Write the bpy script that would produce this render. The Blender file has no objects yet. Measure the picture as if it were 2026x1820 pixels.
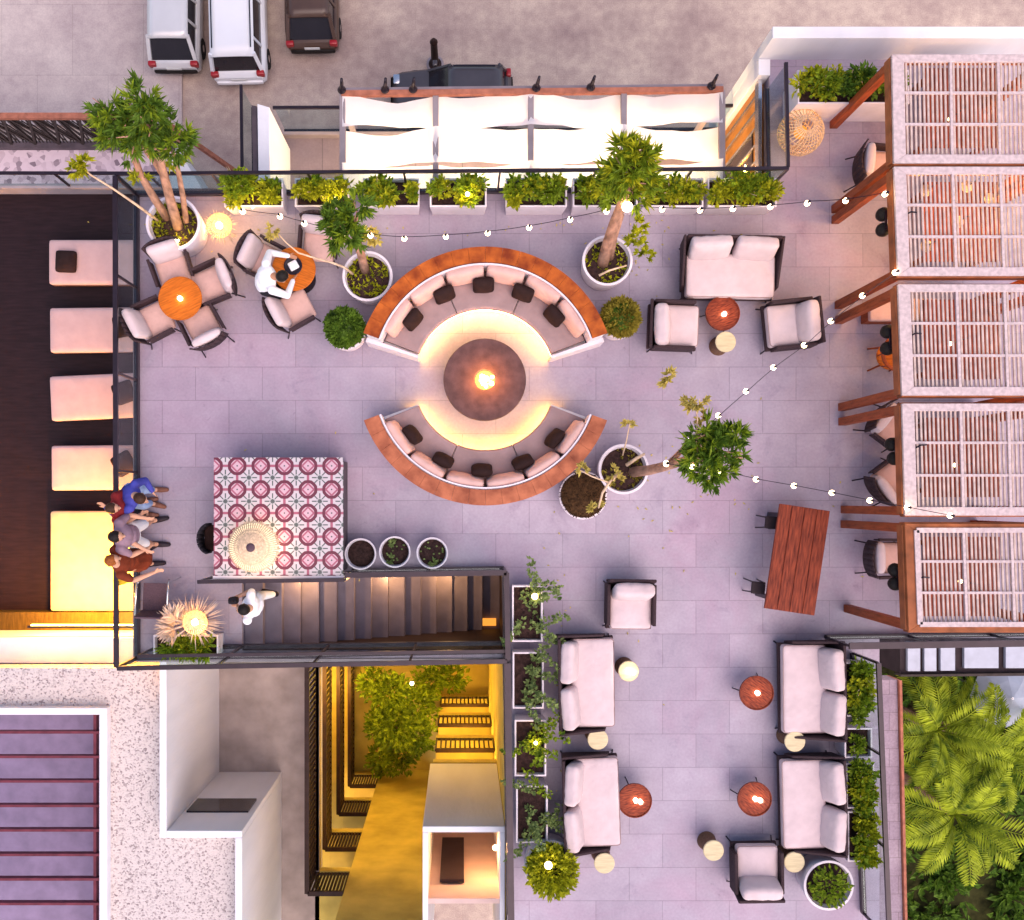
import bpy, math, random
from mathutils import Vector, Matrix
R = math.radians
C = bpy.context.scene.collection
rng = random.Random(7)

# ------------------------------------------------------------------ camera, light, exposure
S, CX, CY, H = 120.0, 915.0, 990.0, 16.0      # survey: 120 units per metre at terrace level, drone 16 m above it
def P(px, py, z=0.0):
    k = (H - z) / H / S
    return Vector(((px - CX) * k, (CY - py) * k, z))

cam = bpy.data.cameras.new('camera')
cam.sensor_width = 36.0
cam.lens = 36.0 * S * H / 2026.0
cam.shift_x, cam.shift_y = 98 / 2026.0, 80 / 2026.0
cam.clip_end = 400
co = bpy.data.objects.new('camera', cam); C.objects.link(co)
co.location = (0, 0, H)
bpy.context.scene.camera = co

SUN_EL, SUN_AZ = 56.0, 150.0
w = bpy.data.worlds.new('World'); bpy.context.scene.world = w; w.use_nodes = True
nt = w.node_tree
sky = nt.nodes.new('ShaderNodeTexSky'); sky.sky_type = 'NISHITA'; sky.sun_disc = False
sky.sun_elevation = R(SUN_EL); sky.sun_rotation = R(SUN_AZ); sky.dust_density = 2.0
bg = nt.nodes['Background']; bg.inputs['Strength'].default_value = 0.092
nt.links.new(sky.outputs[0], bg.inputs[0])
sl = bpy.data.lights.new('sun', 'SUN'); sl.energy = 1.28; sl.angle = R(75); sl.color = (1.0, 0.73, 0.66)
so = bpy.data.objects.new('sun', sl); C.objects.link(so)
so.rotation_euler = (R(90 - SUN_EL), 0, R(180 - SUN_AZ))
sc = bpy.context.scene
sc.view_settings.view_transform = 'Standard'; sc.view_settings.look = 'None'
sc.view_settings.exposure = 1.42; sc.view_settings.gamma = 1.0
sc.render.engine = 'CYCLES'
sc.cycles.use_denoising = True
sc.cycles.max_bounces = 6; sc.cycles.transparent_max_bounces = 12
sc.cycles.sample_clamp_indirect = 6

# ------------------------------------------------------------------ materials
MATS = {}
def mat(name, col, rough=.6, var=.12, scale=5.0, bump=0.0, bscale=60.0, metal=0.0, stretch=None, col2=None, transl=0.0, detail=4):
    m = bpy.data.materials.new(name); m.use_nodes = True; MATS[name] = m
    n, l = m.node_tree.nodes, m.node_tree.links
    b = n['Principled BSDF']; b.inputs['Roughness'].default_value = rough; b.inputs['Metallic'].default_value = metal
    b.inputs['Specular IOR Level'].default_value = .5 if rough < .36 else .16
    tc = n.new('ShaderNodeTexCoord'); src = tc.outputs['Object']
    if stretch:
        mp = n.new('ShaderNodeMapping'); mp.inputs['Scale'].default_value = stretch
        l.new(src, mp.inputs[0]); src = mp.outputs[0]
    nz = n.new('ShaderNodeTexNoise'); nz.inputs['Scale'].default_value = scale; nz.inputs['Detail'].default_value = detail
    l.new(src, nz.inputs['Vector'])
    rp = n.new('ShaderNodeValToRGB')
    a = [max(0, c * (1 - var)) for c in col]; z = [min(1, c * (1 + var)) for c in (col2 or col)]
    rp.color_ramp.elements[0].position = .3; rp.color_ramp.elements[1].position = .7
    rp.color_ramp.elements[0].color = (*a, 1); rp.color_ramp.elements[1].color = (*z, 1)
    l.new(nz.outputs['Fac'], rp.inputs[0]); l.new(rp.outputs[0], b.inputs['Base Color'])
    if bump:
        n2 = n.new('ShaderNodeTexNoise'); n2.inputs['Scale'].default_value = bscale; n2.inputs['Detail'].default_value = 3
        l.new(src, n2.inputs['Vector'])
        bp = n.new('ShaderNodeBump'); bp.inputs['Strength'].default_value = bump; bp.inputs['Distance'].default_value = .02
        l.new(n2.outputs['Fac'], bp.inputs['Height']); l.new(bp.outputs[0], b.inputs['Normal'])
    if transl:
        t = n.new('ShaderNodeBsdfTranslucent'); l.new(rp.outputs[0], t.inputs[0])
        mx = n.new('ShaderNodeMixShader'); mx.inputs[0].default_value = transl
        l.new(b.outputs[0], mx.inputs[1]); l.new(t.outputs[0], mx.inputs[2])
        l.new(mx.outputs[0], n['Material Output'].inputs[0])
    return m
def emis(name, col, strength):
    m = bpy.data.materials.new(name); m.use_nodes = True; MATS[name] = m
    n, l = m.node_tree.nodes, m.node_tree.links
    n.remove(n['Principled BSDF']); e = n.new('ShaderNodeEmission')
    e.inputs[0].default_value = (*col, 1); e.inputs[1].default_value = strength
    l.new(e.outputs[0], n['Material Output'].inputs[0]); return m
def glassmat(name, tint=(.9, .97, .95), refl=.10):
    m = bpy.data.materials.new(name); m.use_nodes = True; MATS[name] = m
    n, l = m.node_tree.nodes, m.node_tree.links
    n.remove(n['Principled BSDF'])
    t = n.new('ShaderNodeBsdfTransparent'); t.inputs[0].default_value = (*tint, 1)
    g = n.new('ShaderNodeBsdfGlossy'); g.inputs['Roughness'].default_value = .05
    mx = n.new('ShaderNodeMixShader'); mx.inputs[0].default_value = refl
    l.new(t.outputs[0], mx.inputs[1]); l.new(g.outputs[0], mx.inputs[2]); l.new(mx.outputs[0], n['Material Output'].inputs[0])
    return m
def tilemat(name, c1, c2, mortar, bw, bh, rough=.55, mot=.18, stains=False):
    m = bpy.data.materials.new(name); m.use_nodes = True; MATS[name] = m
    n, l = m.node_tree.nodes, m.node_tree.links; b = n['Principled BSDF']; b.inputs['Roughness'].default_value = rough
    tc = n.new('ShaderNodeTexCoord')
    br = n.new('ShaderNodeTexBrick'); br.inputs['Scale'].default_value = 1.0
    br.inputs['Brick Width'].default_value = bw; br.inputs['Row Height'].default_value = bh
    br.inputs['Mortar Size'].default_value = .006; br.inputs['Mortar Smooth'].default_value = .3
    br.inputs['Color1'].default_value = (*c1, 1); br.inputs['Color2'].default_value = (*c2, 1); br.inputs['Mortar'].default_value = (*mortar, 1)
    l.new(tc.outputs['Object'], br.inputs['Vector'])
    last = br.outputs['Color']
    for sc_, amt in ((.55, mot), (3.0, mot * .7), (24.0, mot * .6)):
        nz = n.new('ShaderNodeTexNoise'); nz.inputs['Scale'].default_value = sc_; nz.inputs['Detail'].default_value = 5
        l.new(tc.outputs['Object'], nz.inputs['Vector'])
        rp = n.new('ShaderNodeValToRGB'); rp.color_ramp.elements[0].position = .3; rp.color_ramp.elements[1].position = .7
        rp.color_ramp.elements[0].color = (1 - amt, 1 - amt * 1.15, 1 - amt, 1); rp.color_ramp.elements[1].color = (1, 1, 1, 1)
        l.new(nz.outputs['Fac'], rp.inputs[0])
        mx = n.new('ShaderNodeMixRGB'); mx.blend_type = 'MULTIPLY'; mx.inputs[0].default_value = 1
        l.new(last, mx.inputs[1]); l.new(rp.outputs[0], mx.inputs[2]); last = mx.outputs[0]
    if stains:      # worn pinkish patches, damp blotches and scuffs in the stone
        for sc_, lo, hi, col in ((.38, .48, .68, (1.06, .90, .95)), (1.7, .58, .72, (.80, .77, .82)), (7.0, .63, .74, (.76, .72, .76)), (55.0, .62, .75, (.86, .85, .87))):
            nz = n.new('ShaderNodeTexNoise'); nz.inputs['Scale'].default_value = sc_; nz.inputs['Detail'].default_value = 6; nz.inputs['Roughness'].default_value = .65; nz.inputs['Distortion'].default_value = .6
            l.new(tc.outputs['Object'], nz.inputs['Vector'])
            rp = n.new('ShaderNodeValToRGB'); rp.color_ramp.elements[0].position = lo; rp.color_ramp.elements[1].position = hi
            rp.color_ramp.elements[0].color = (1, 1, 1, 1); rp.color_ramp.elements[1].color = (*col, 1)
            l.new(nz.outputs['Fac'], rp.inputs[0])
            mx = n.new('ShaderNodeMixRGB'); mx.blend_type = 'MULTIPLY'; mx.inputs[0].default_value = 1
            l.new(last, mx.inputs[1]); l.new(rp.outputs[0], mx.inputs[2]); last = mx.outputs[0]
    l.new(last, b.inputs['Base Color'])
    bp = n.new('ShaderNodeBump'); bp.inputs['Strength'].default_value = .25; bp.inputs['Distance'].default_value = .01; bp.invert = True
    l.new(br.outputs['Fac'], bp.inputs['Height']); l.new(bp.outputs[0], b.inputs['Normal'])
    return m
def gravelmat(name, a, b_, c_, scale):
    m = bpy.data.materials.new(name); m.use_nodes = True; MATS[name] = m
    n, l = m.node_tree.nodes, m.node_tree.links; b = n['Principled BSDF']; b.inputs['Roughness'].default_value = .8
    tc = n.new('ShaderNodeTexCoord'); vo = n.new('ShaderNodeTexVoronoi'); vo.inputs['Scale'].default_value = scale
    l.new(tc.outputs['Object'], vo.inputs['Vector'])
    sp = n.new('ShaderNodeSeparateColor'); l.new(vo.outputs['Color'], sp.inputs[0])
    rp = n.new('ShaderNodeValToRGB'); e = rp.color_ramp.elements
    e[0].position = 0; e[0].color = (*c_, 1); e[1].position = 1; e[1].color = (*a, 1)
    k = e.new(.22); k.color = (*b_, 1); k = e.new(.5); k.color = (*a, 1)
    l.new(sp.outputs[0], rp.inputs[0]); l.new(rp.outputs[0], b.inputs['Base Color'])
    bp = n.new('ShaderNodeBump'); bp.inputs['Strength'].default_value = .8; bp.inputs['Distance'].default_value = .012; bp.invert = True
    l.new(vo.outputs['Distance'], bp.inputs['Height']); l.new(bp.outputs[0], b.inputs['Normal'])
    return m

tilemat('terrace_tile', (.425, .372, .445), (.365, .322, .392), (.285, .24, .295), 1.1, .55, stains=True)
tilemat('street_paving', (.66, .53, .41), (.62, .50, .39), (.54, .43, .34), 3.2, 1.6, .85, .35)
tilemat('pavement_slab', (.66, .56, .50), (.61, .52, .47), (.40, .33, .30), 2.4, 2.4, .8, .25)
tilemat('lower_tile', (.26, .21, .235), (.23, .185, .21), (.10, .08, .09), .9, .9, .6)
tilemat('gatehouse_tile', (.42, .33, .37), (.38, .30, .35), (.24, .18, .2), .35, .35, .7, .35)
gravelmat('roof_gravel', (.60, .52, .49), (.46, .39, .37), (.22, .17, .17), 38.0)
gravelmat('pink_gravel', (.66, .52, .56), (.50, .38, .42), (.22, .16, .19), 7.0)
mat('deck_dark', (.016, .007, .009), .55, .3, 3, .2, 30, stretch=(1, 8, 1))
mat('white_wall', (.72, .70, .72), .75, .09, 1.4, .2, 18, stretch=(1, 1, .25))
mat('daybed_lamp_tint', (.54, .375, .24), .9, .08, 4, .3, 150)  # cream mattress with the golden lamplight painted into its colour
mat('ochre_wall', (.52, .40, .10), .8, .22, 1.6, .2, 20)
mat('concrete', (.28, .235, .25), .7, .12, 3, .15, 30)
mat('dark_stone', (.10, .075, .085), .6, .25, 3, .15, 40)
mat('stair_stone', (.20, .165, .20), .6, .12, 4, .1, 40)
mat('stair_wall', (.035, .022, .026), .6, .2, 3)
mat('black_metal', (.018, .012, .022), .35, .2, 8, metal=.5)
mat('rail_metal', (.025, .015, .022), .3, .2, 8, metal=.4)
mat('brown_metal', (.030, .014, .011), .5, .25, 8)
mat('cream_fabric', (.58, .46, .465), .9, .07, 5, .55, 11)
mat('warm_fabric', (.62, .45, .40), .9, .06, 3, .25, 180)
mat('bed_fabric', (.52, .345, .335), .9, .08, 4, .3, 150)
mat('bench_fabric', (.31, .215, .21), .9, .10, 5, .4, 12)
mat('bench_cushion', (.58, .37, .325), .9, .08, 6, .5, 14)
mat('dark_fabric', (.024, .011, .010), .85, .3, 7, .3, 150)
mat('wicker', (.045, .026, .030), .65, .35, 70, .6, 90)
mat('chair_mesh', (.10, .06, .075), .7, .2, 60, .4, 120)
mat('wood_orange', (.47, .115, .010), .42, .28, 5, .12, 40, stretch=(1.2, 9, 1))
mat('wood_ring', (.27, .040, .008), .5, .35, 5, .15, 30, col2=(.36, .085, .012))
mat('wood_ring_worn', (.30, .080, .040), .6, .25, 5, .15, 30, col2=(.37, .12, .058))
mat('wood_red', (.13, .018, .010), .5, .4, 4, .15, 40, stretch=(9, 1, 1), col2=(.20, .038, .016))
mat('wood_post', (.28, .060, .018), .5, .35, 4, .2, 40, stretch=(6, 6, 1))
mat('wood_fascia', (.27, .085, .032), .5, .3, 5, .2, 40)
mat('wood_beige', (.60, .50, .30), .5, .15, 5, .1, 40, stretch=(1, 7, 1))
mat('drum_brown', (.16, .085, .05), .7, .3, 40, .4, 80)
mat('coffee_wood', (.13, .016, .010), .5, .4, 5, .12, 40, stretch=(2, 12, 1), col2=(.21, .040, .015))
mat('pergola_white', (.53, .42, .41), .75, .18, 6, .2, 40, stretch=(3, 3, 3))
mat('slat_white', (.50, .39, .34), .7, .2, 9, .1, 40)
mat('pot_white', (.70, .62, .66), .55, .08, 4, .1, 50)
mat('pot_cool', (.66, .60, .68), .6, .1, 3, .1, 50)
mat('soil', (.035, .018, .016), .95, .5, 18, .8, 40)
mat('ball_brown', (.055, .026, .010), .9, .5, 22, .8, 40)
mat('bark', (.38, .21, .145), .85, .4, 12, .9, 28, stretch=(1, 1, .4))
mat('twig', (.62, .44, .30), .8, .25, 9)
mat('leaf_dark', (.045, .11, .014), .5, .55, 9, col2=(.11, .19, .02), transl=.3)
mat('leaf_mid', (.085, .18, .012), .5, .55, 11, col2=(.21, .28, .016), transl=.3)
mat('leaf_lime', (.19, .25, .010), .5, .5, 11, col2=(.40, .40, .016), transl=.35)
mat('leaf_olive', (.17, .14, .016), .6, .45, 11, col2=(.27, .22, .03), transl=.25)
mat('leaf_dry', (.42, .34, .07), .7, .3, 11, col2=(.55, .45, .12), transl=.25)
mat('leaf_sage', (.10, .17, .05), .55, .45, 11, col2=(.22, .28, .09), transl=.3)
mat('palm_leaf', (.10, .20, .014), .45, .5, 2.2, col2=(.40, .46, .03), transl=.35)
mat('rattan', (.66, .47, .30), .7, .25, 30, .3, 60)
mat('dry_palm', (.58, .45, .36), .85, .2, 12)
mat('canopy_cloth', (.86, .82, .84), .9, .02, 3, .05, 60, transl=.4)
emis('straw_lining', (1.0, .72, .42), 1.5)
mat('court_stone', (.33, .27, .245), .8, .2, 2.5, .15, 25)
mat('fire_stone', (.088, .050, .050), .65, .25, 7, .2, 50)
mat('fire_glow_bowl', (.07, .03, .02), .7, .3, 9)
mat('car_white', (.80, .79, .80), .25, .02, 2)
mat('car_silver', (.66, .64, .63), .3, .03, 2, metal=.2)
mat('car_black', (.07, .06, .065), .2, .1, 2)
mat('car_brown', (.085, .045, .03), .3, .1, 2)
mat('tyre', (.015, .014, .014), .8, .2, 9)
mat('car_glass', (.020, .016, .020), .08, .1, 2)
mat('tail_red', (.35, .01, .015), .3, .1, 2)
mat('chrome', (.6, .6, .62), .25, .05, 2, metal=.9)
mat('plate_paint', (.75, .74, .7), .5, .03, 2)
mat('garden_soil', (.040, .040, .012), .95, .5, 4, .5, 20)
mat('lattice_metal', (.045, .032, .028), .6, .3, 8)
mat('terracotta_rail', (.36, .13, .08), .7, .25, 8)
mat('panel_white', (.36, .38, .45), .3, .12, 3)
mat('brown_panel', (.28, .11, .02), .5, .3, 3)
mat('skylight_floor', (.25, .19, .29), .6, .15, 4)
mat('skylight_bar', (.14, .03, .045), .5, .3, 6)
mat('porcelain', (.8, .8, .82), .25, .02, 3)
mat('skin_a', (.55, .30, .20), .6, .06, 6)
mat('skin_b', (.40, .20, .12), .6, .06, 6)
mat('hair_black', (.012, .009, .008), .5, .3, 30, .4, 90)
mat('hair_brown', (.05, .022, .012), .5, .3, 30, .4, 90)
mat('hair_ginger', (.26, .075, .015), .5, .3, 30, .4, 90)
mat('cloth_white', (.80, .79, .82), .85, .03, 5, .7, 16)
mat('cloth_blue', (.055, .06, .32), .85, .15, 5, .7, 16)
mat('cloth_denim', (.30, .42, .66), .85, .15, 9, .7, 16)
mat('cloth_mauve', (.26, .17, .22), .85, .1, 5, .7, 16)
mat('cloth_rust', (.16, .03, .012), .85, .25, 5, .7, 16)
mat('cloth_black', (.015, .013, .018), .8, .2, 5, .7, 16)
mat('cloth_red', (.20, .018, .02), .85, .2, 5, .7, 16)
mat('shoe_dark', (.025, .018, .025), .5, .2, 5)
mat('shoe_brown', (.18, .075, .05), .5, .2, 5)
mat('bag_yellow', (.62, .38, .02), .7, .15, 5)
mat('olive_board', (.07, .045, .012), .7, .35, 4, .2, 30, stretch=(8, 1, 1))
glassmat('glass', (.86, .93, .93), .10)
glassmat('lamp_glass', (1, .97, .9), .06)
emis('bulb', (1.0, .74, .42), 8)
emis('bulb_soft', (1.0, .70, .34), 6)
emis('candle_glow', (1.0, .88, .72), 7)
emis('led_strip', (1.0, .55, .10), 32)
emis('flame', (1.0, .42, .08), 7)
emis('flame_core', (1.0, .66, .26), 14)
emis('amber_dim', (1.0, .36, .05), .45)
emis('ember', (1.0, .22, .03), 4)
M = MATS

def tile_pattern():
    m = bpy.data.materials.new('patterned_tile'); m.use_nodes = True; MATS['patterned_tile'] = m
    n, l = m.node_tree.nodes, m.node_tree.links; b = n['Principled BSDF']; b.inputs['Roughness'].default_value = .4
    tc = n.new('ShaderNodeTexCoord'); sx = n.new('ShaderNodeSeparateXYZ'); l.new(tc.outputs['Object'], sx.inputs[0])
    def mth(op, a, b2=None, c=None):
        nd = n.new('ShaderNodeMath'); nd.operation = op
        for i, v in enumerate((a, b2, c)):
            if v is None: continue
            if isinstance(v, (int, float)): nd.inputs[i].default_value = v
            else: l.new(v, nd.inputs[i])
        return nd.outputs[0]
    p = .365
    def cell(off):
        u = mth('SUBTRACT', mth('FRACT', mth('ADD', mth('DIVIDE', sx.outputs[0], p), 20.25 + off)), .5)
        v = mth('SUBTRACT', mth('FRACT', mth('ADD', mth('DIVIDE', sx.outputs[1], p), 20.35 + off)), .5)
        return u, v, mth('ABSOLUTE', u), mth('ABSOLUTE', v)
    u, v, au, av = cell(0)
    r = mth('SQRT', mth('ADD', mth('MULTIPLY', u, u), mth('MULTIPLY', v, v)))
    oct_ = mth('MAXIMUM', mth('MAXIMUM', au, av), mth('MULTIPLY', mth('ADD', au, av), .72))
    ring = mth('MULTIPLY', mth('GREATER_THAN', mth('ADD', mth('MULTIPLY', r, .5), mth('MULTIPLY', oct_, .5)), .262), mth('LESS_THAN', mth('ADD', mth('MULTIPLY', r, .5), mth('MULTIPLY', oct_, .5)), .395))
    inner = mth('LESS_THAN', oct_, .275)
    dia = mth('ADD', au, av)
    pink = mth('MULTIPLY', inner, mth('MULTIPLY', mth('GREATER_THAN', dia, .20), mth('LESS_THAN', dia, .30)))
    dot = mth('LESS_THAN', r, .035)
    u2, v2, bu, bv = cell(.5)
    r2 = mth('SQRT', mth('ADD', mth('MULTIPLY', u2, u2), mth('MULTIPLY', v2, v2)))
    line = mth('MAXIMUM', mth('MAXIMUM', mth('LESS_THAN', bu, .026), mth('LESS_THAN', bv, .026)), mth('LESS_THAN', mth('ABSOLUTE', mth('SUBTRACT', bu, bv)), .034))
    petal = mth('MULTIPLY', line, mth('LESS_THAN', r2, .34))
    ringd = mth('MULTIPLY', mth('LESS_THAN', mth('ABSOLUTE', mth('SUBTRACT', r2, .12)), .018), 1)
    conn = mth('MULTIPLY', mth('GREATER_THAN', mth('MAXIMUM', au, av), .33), mth('LESS_THAN', mth('MINIMUM', au, av), .055))
    def mix(fac, a, col):
        mx = n.new('ShaderNodeMixRGB'); l.new(fac, mx.inputs[0])
        if isinstance(a, tuple): mx.inputs[1].default_value = (*a, 1)
        else: l.new(a, mx.inputs[1])
        mx.inputs[2].default_value = (*col, 1); return mx.outputs[0]
    mag, grey, pk = (.115, .010, .032), (.07, .085, .08), (.33, .085, .135)
    c = mix(petal, (.52, .46, .48), grey); c = mix(ringd, c, (.42, .42, .42))
    c = mix(inner, c, (.55, .36, .41)); c = mix(conn, c, pk); c = mix(ring, c, mag); c = mix(pink, c, pk); c = mix(dot, c, grey)
    nz = n.new('ShaderNodeTexNoise'); nz.inputs['Scale'].default_value = 9; l.new(tc.outputs['Object'], nz.inputs['Vector'])
    rp = n.new('ShaderNodeValToRGB'); rp.color_ramp.elements[0].color = (.82, .82, .82, 1); rp.color_ramp.elements[1].color = (1, 1, 1, 1); l.new(nz.outputs[0], rp.inputs[0])
    mx = n.new('ShaderNodeMixRGB'); mx.blend_type = 'MULTIPLY'; mx.inputs[0].default_value = 1; l.new(c, mx.inputs[1]); l.new(rp.outputs[0], mx.inputs[2])
    l.new(mx.outputs[0], b.inputs['Base Color'])
tile_pattern()

# ------------------------------------------------------------------ mesh helpers
class MB:
    def __init__(s, o=(0, 0, 0)): s.v, s.f, s.o = [], [], Vector(o)
    def add(s, vs, fs):
        b = len(s.v); s.v += [Vector(v) for v in vs]; s.f += [tuple(i + b for i in f) for f in fs]; return s
    def box(s, c, d, rz=0, Mx=None):
        Mx = Mx or Matrix.Rotation(rz, 3, 'Z'); c = Vector(c); vs = []
        for x in (-.5, .5):
            for y in (-.5, .5):
                for z in (-.5, .5): vs.append(c + Mx @ Vector((x * d[0], y * d[1], z * d[2])))
        return s.add(vs, [(0, 1, 3, 2), (4, 6, 7, 5), (0, 4, 5, 1), (2, 3, 7, 6), (0, 2, 6, 4), (1, 5, 7, 3)])
    def bar(s, a, b, wd, ht):
        a, b = Vector(a), Vector(b); d = b - a; L = d.length
        x = d.normalized(); up = Vector((0, 0, 1)) if abs(x.z) < .95 else Vector((0, 1, 0))
        y = up.cross(x).normalized(); z = x.cross(y)
        return s.box((a + b) / 2, (L, wd, ht), Mx=Matrix((x, y, z)).transposed())
    def prism(s, pts, z0, z1):
        n = len(pts)
        ar = sum(pts[i][0] * pts[(i + 1) % n][1] - pts[(i + 1) % n][0] * pts[i][1] for i in range(n))
        if ar < 0: pts = pts[::-1]
        vs = [(p[0], p[1], z0) for p in pts] + [(p[0], p[1], z1) for p in pts]
        return s.add(vs, [tuple(range(n - 1, -1, -1)), tuple(range(n, 2 * n))] + [(i, (i + 1) % n, n + (i + 1) % n, n + i) for i in range(n)])
    def quad(s, a, b, c, d): return s.add([a, b, c, d], [(0, 1, 2, 3)])
    def lathe(s, prof, c=(0, 0, 0), n=32, cap0=True, cap1=True, sx=1, sy=1):
        c = Vector(c); vs, fs = [], []
        for r, z in prof:
            for i in range(n):
                a = 2 * math.pi * i / n; vs.append(c + Vector((r * math.cos(a) * sx, r * math.sin(a) * sy, z)))
        for k in range(len(prof) - 1):
            for i in range(n):
                j = (i + 1) % n; fs.append((k * n + i, k * n + j, k * n + n + j, k * n + n + i))
        if cap0: fs.append(tuple(range(n - 1, -1, -1)))
        if cap1: fs.append(tuple((len(prof) - 1) * n + i for i in range(n)))
        return s.add(vs, fs)
    def tube(s, pts, rad, n=8):
        pts = [Vector(p) for p in pts]
        if not hasattr(rad, '__len__'): rad = [rad] * len(pts)
        vs, fs = [], []; t0 = (pts[1] - pts[0]).normalized()
        nn = t0.orthogonal().normalized()
        for k, p in enumerate(pts):
            t = (pts[min(k + 1, len(pts) - 1)] - pts[max(k - 1, 0)]).normalized()
            nn = (nn - t * nn.dot(t)).normalized() if (nn - t * nn.dot(t)).length > 1e-5 else t.orthogonal().normalized()
            bb = t.cross(nn)
            for i in range(n):
                a = 2 * math.pi * i / n; vs.append(p + (nn * math.cos(a) + bb * math.sin(a)) * rad[k])
        for k in range(len(pts) - 1):
            for i in range(n):
                j = (i + 1) % n; fs.append((k * n + i, k * n + j, k * n + n + j, k * n + n + i))
        fs.append(tuple(range(n - 1, -1, -1))); fs.append(tuple((len(pts) - 1) * n + i for i in range(n)))
        return s.add(vs, fs)
    def ell(s, c, r, Mx=None, n=14, m=9, wob=0.0):
        c = Vector(c); vs, fs = [c + (Mx @ Vector((0, 0, -r[2])) if Mx else Vector((0, 0, -r[2])))], []
        for k in range(1, m):
            ph = -math.pi / 2 + math.pi * k / m
            for i in range(n):
                a = 2 * math.pi * i / n; q = 1 + (rng.uniform(-wob, wob) if wob else 0)
                d = Vector((r[0] * math.cos(ph) * math.cos(a), r[1] * math.cos(ph) * math.sin(a), r[2] * math.sin(ph))) * q
                vs.append(c + (Mx @ d if Mx else d))
        d = Vector((0, 0, r[2])); vs.append(c + (Mx @ d if Mx else d))
        for i in range(n): fs.append((0, 1 + (i + 1) % n, 1 + i))
        for k in range(m - 2):
            for i in range(n):
                j = (i + 1) % n; a = 1 + k * n; fs.append((a + i, a + j, a + n + j, a + n + i))
        a = 1 + (m - 2) * n; t = len(vs) - 1
        for i in range(n): fs.append((a + i, a + (i + 1) % n, t))
        return s.add(vs, fs)
    def rbox(s, c, d, r=.05, rz=0, Mx=None, n=8, puff=0.0, wr=0.0):
        """soft cushion: a rounded box, puffed in the middle, with slight wrinkles"""
        Mx = Mx or Matrix.Rotation(rz, 3, 'Z'); c = Vector(c); h = [q / 2 for q in d]; r = min(r, min(h) * .98)
        for ax in range(3):
            for sg in (-1, 1):
                vs, fs = [], []
                b, e = (ax + 1) % 3, (ax + 2) % 3
                for i in range(n + 1):
                    for j in range(n + 1):
                        q = [0, 0, 0]; q[ax] = sg; q[b] = -math.cos(math.pi * i / n); q[e] = -math.cos(math.pi * j / n)
                        p = Vector([q[k] * h[k] for k in range(3)])
                        cl = Vector([max(-h[k] + r, min(h[k] - r, p[k])) for k in range(3)])
                        dd = p - cl
                        p = cl + dd.normalized() * r if dd.length > 1e-6 else p
                        u = [p[k] / h[k] for k in range(3)]
                        thin = min(range(3), key=lambda k: h[k]); oth = [k for k in range(3) if k != thin]
                        pf = puff * (1 - u[oth[0]] ** 2) * (1 - u[oth[1]] ** 2)
                        if wr: pf += wr * math.sin(p[oth[0]] * 31 + c[0] * 9) * math.sin(p[oth[1]] * 23 + c[1] * 7)
                        p[thin] += pf * (1 if u[thin] > 0 else -1) * abs(u[thin])
                        vs.append(c + Mx @ p)
                for i in range(n):
                    for j in range(n):
                        a0 = i * (n + 1) + j; f = (a0, a0 + n + 1, a0 + n + 2, a0 + 1)
                        fs.append(f if sg > 0 else f[::-1])
                s.add(vs, fs)
        return s
    def leaf(s, b, d, L, W, fold=.25):
        d = Vector(d).normalized(); b = Vector(b)
        sd = d.cross(Vector((rng.uniform(-.5, .5), rng.uniform(-.5, .5), 1))).normalized() if abs(d.z) < .98 else d.orthogonal().normalized()
        up = sd.cross(d) * (W * fold)
        return s.add([b, b + d * L * .45 + sd * W / 2 + up, b + d * L - up * .6, b + d * L * .45 - sd * W / 2 + up], [(0, 1, 2), (0, 2, 3)])
    def cloud(s, c, r, n, L, W, up=.3, shell=.45):
        c = Vector(c)
        for _ in range(n):
            d = Vector((rng.gauss(0, 1), rng.gauss(0, 1), rng.gauss(0, 1))).normalized()
            q = rng.uniform(shell, 1.0); p = c + Vector((d.x * r[0], d.y * r[1], d.z * r[2])) * q
            s.leaf(p, d + Vector((rng.uniform(-.7, .7), rng.uniform(-.7, .7), rng.uniform(-.5, .5) + up)), L * rng.uniform(.6, 1.3), W * rng.uniform(.7, 1.3))
        return s
    def tufts(s, c, r, nt_, nl, L, W, up=.35):
        c = Vector(c)
        for _ in range(nt_):
            d = Vector((rng.gauss(0, 1), rng.gauss(0, 1), rng.gauss(0, 1))).normalized()
            q = rng.uniform(.25, 1.0); p = c + Vector((d.x * r[0], d.y * r[1], d.z * r[2])) * q
            ax = (d + Vector((0, 0, up))).normalized()
            for k in range(nl):
                e = (ax + Vector((rng.gauss(0, 1), rng.gauss(0, 1), rng.gauss(0, 1))) * .55).normalized()
                s.leaf(p, e, L * rng.uniform(.6, 1.2), W * rng.uniform(.8, 1.2))
        return s
    def build(s, name, m, parent=None, smooth=False, bev=0.0):
        me = bpy.data.meshes.new(name)
        o_ = s.o
        me.from_pydata([tuple(v - o_) for v in s.v], [], s.f); me.update()
        if smooth:
            for p in me.polygons: p.use_smooth = True
        me.materials.append(M[m] if isinstance(m, str) else m)
        o = bpy.data.objects.new(name, me); C.objects.link(o)
        if parent: o.parent = parent
        else: o.location = o_
        if bev:
            b = o.modifiers.new('bevel', 'BEVEL'); b.width = bev; b.segments = 2; b.limit_method = 'ANGLE'
        return o
def tag(o, label=None, cat=None, group=None, kind=None):
    if label: o['label'] = label
    if cat: o['category'] = cat
    if group: o['group'] = group
    if kind: o['kind'] = kind
    return o
def thing(name, label, cat, loc=(0, 0, 0), rz=0.0, group=None):
    o = bpy.data.objects.new(name, None); C.objects.link(o); o.empty_display_size = .2
    o.location = loc; o.rotation_euler = (0, 0, rz); return tag(o, label, cat, group)
def struct(mb, name, m, **k): return tag(mb.build(name, m, **k), kind='structure')
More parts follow.
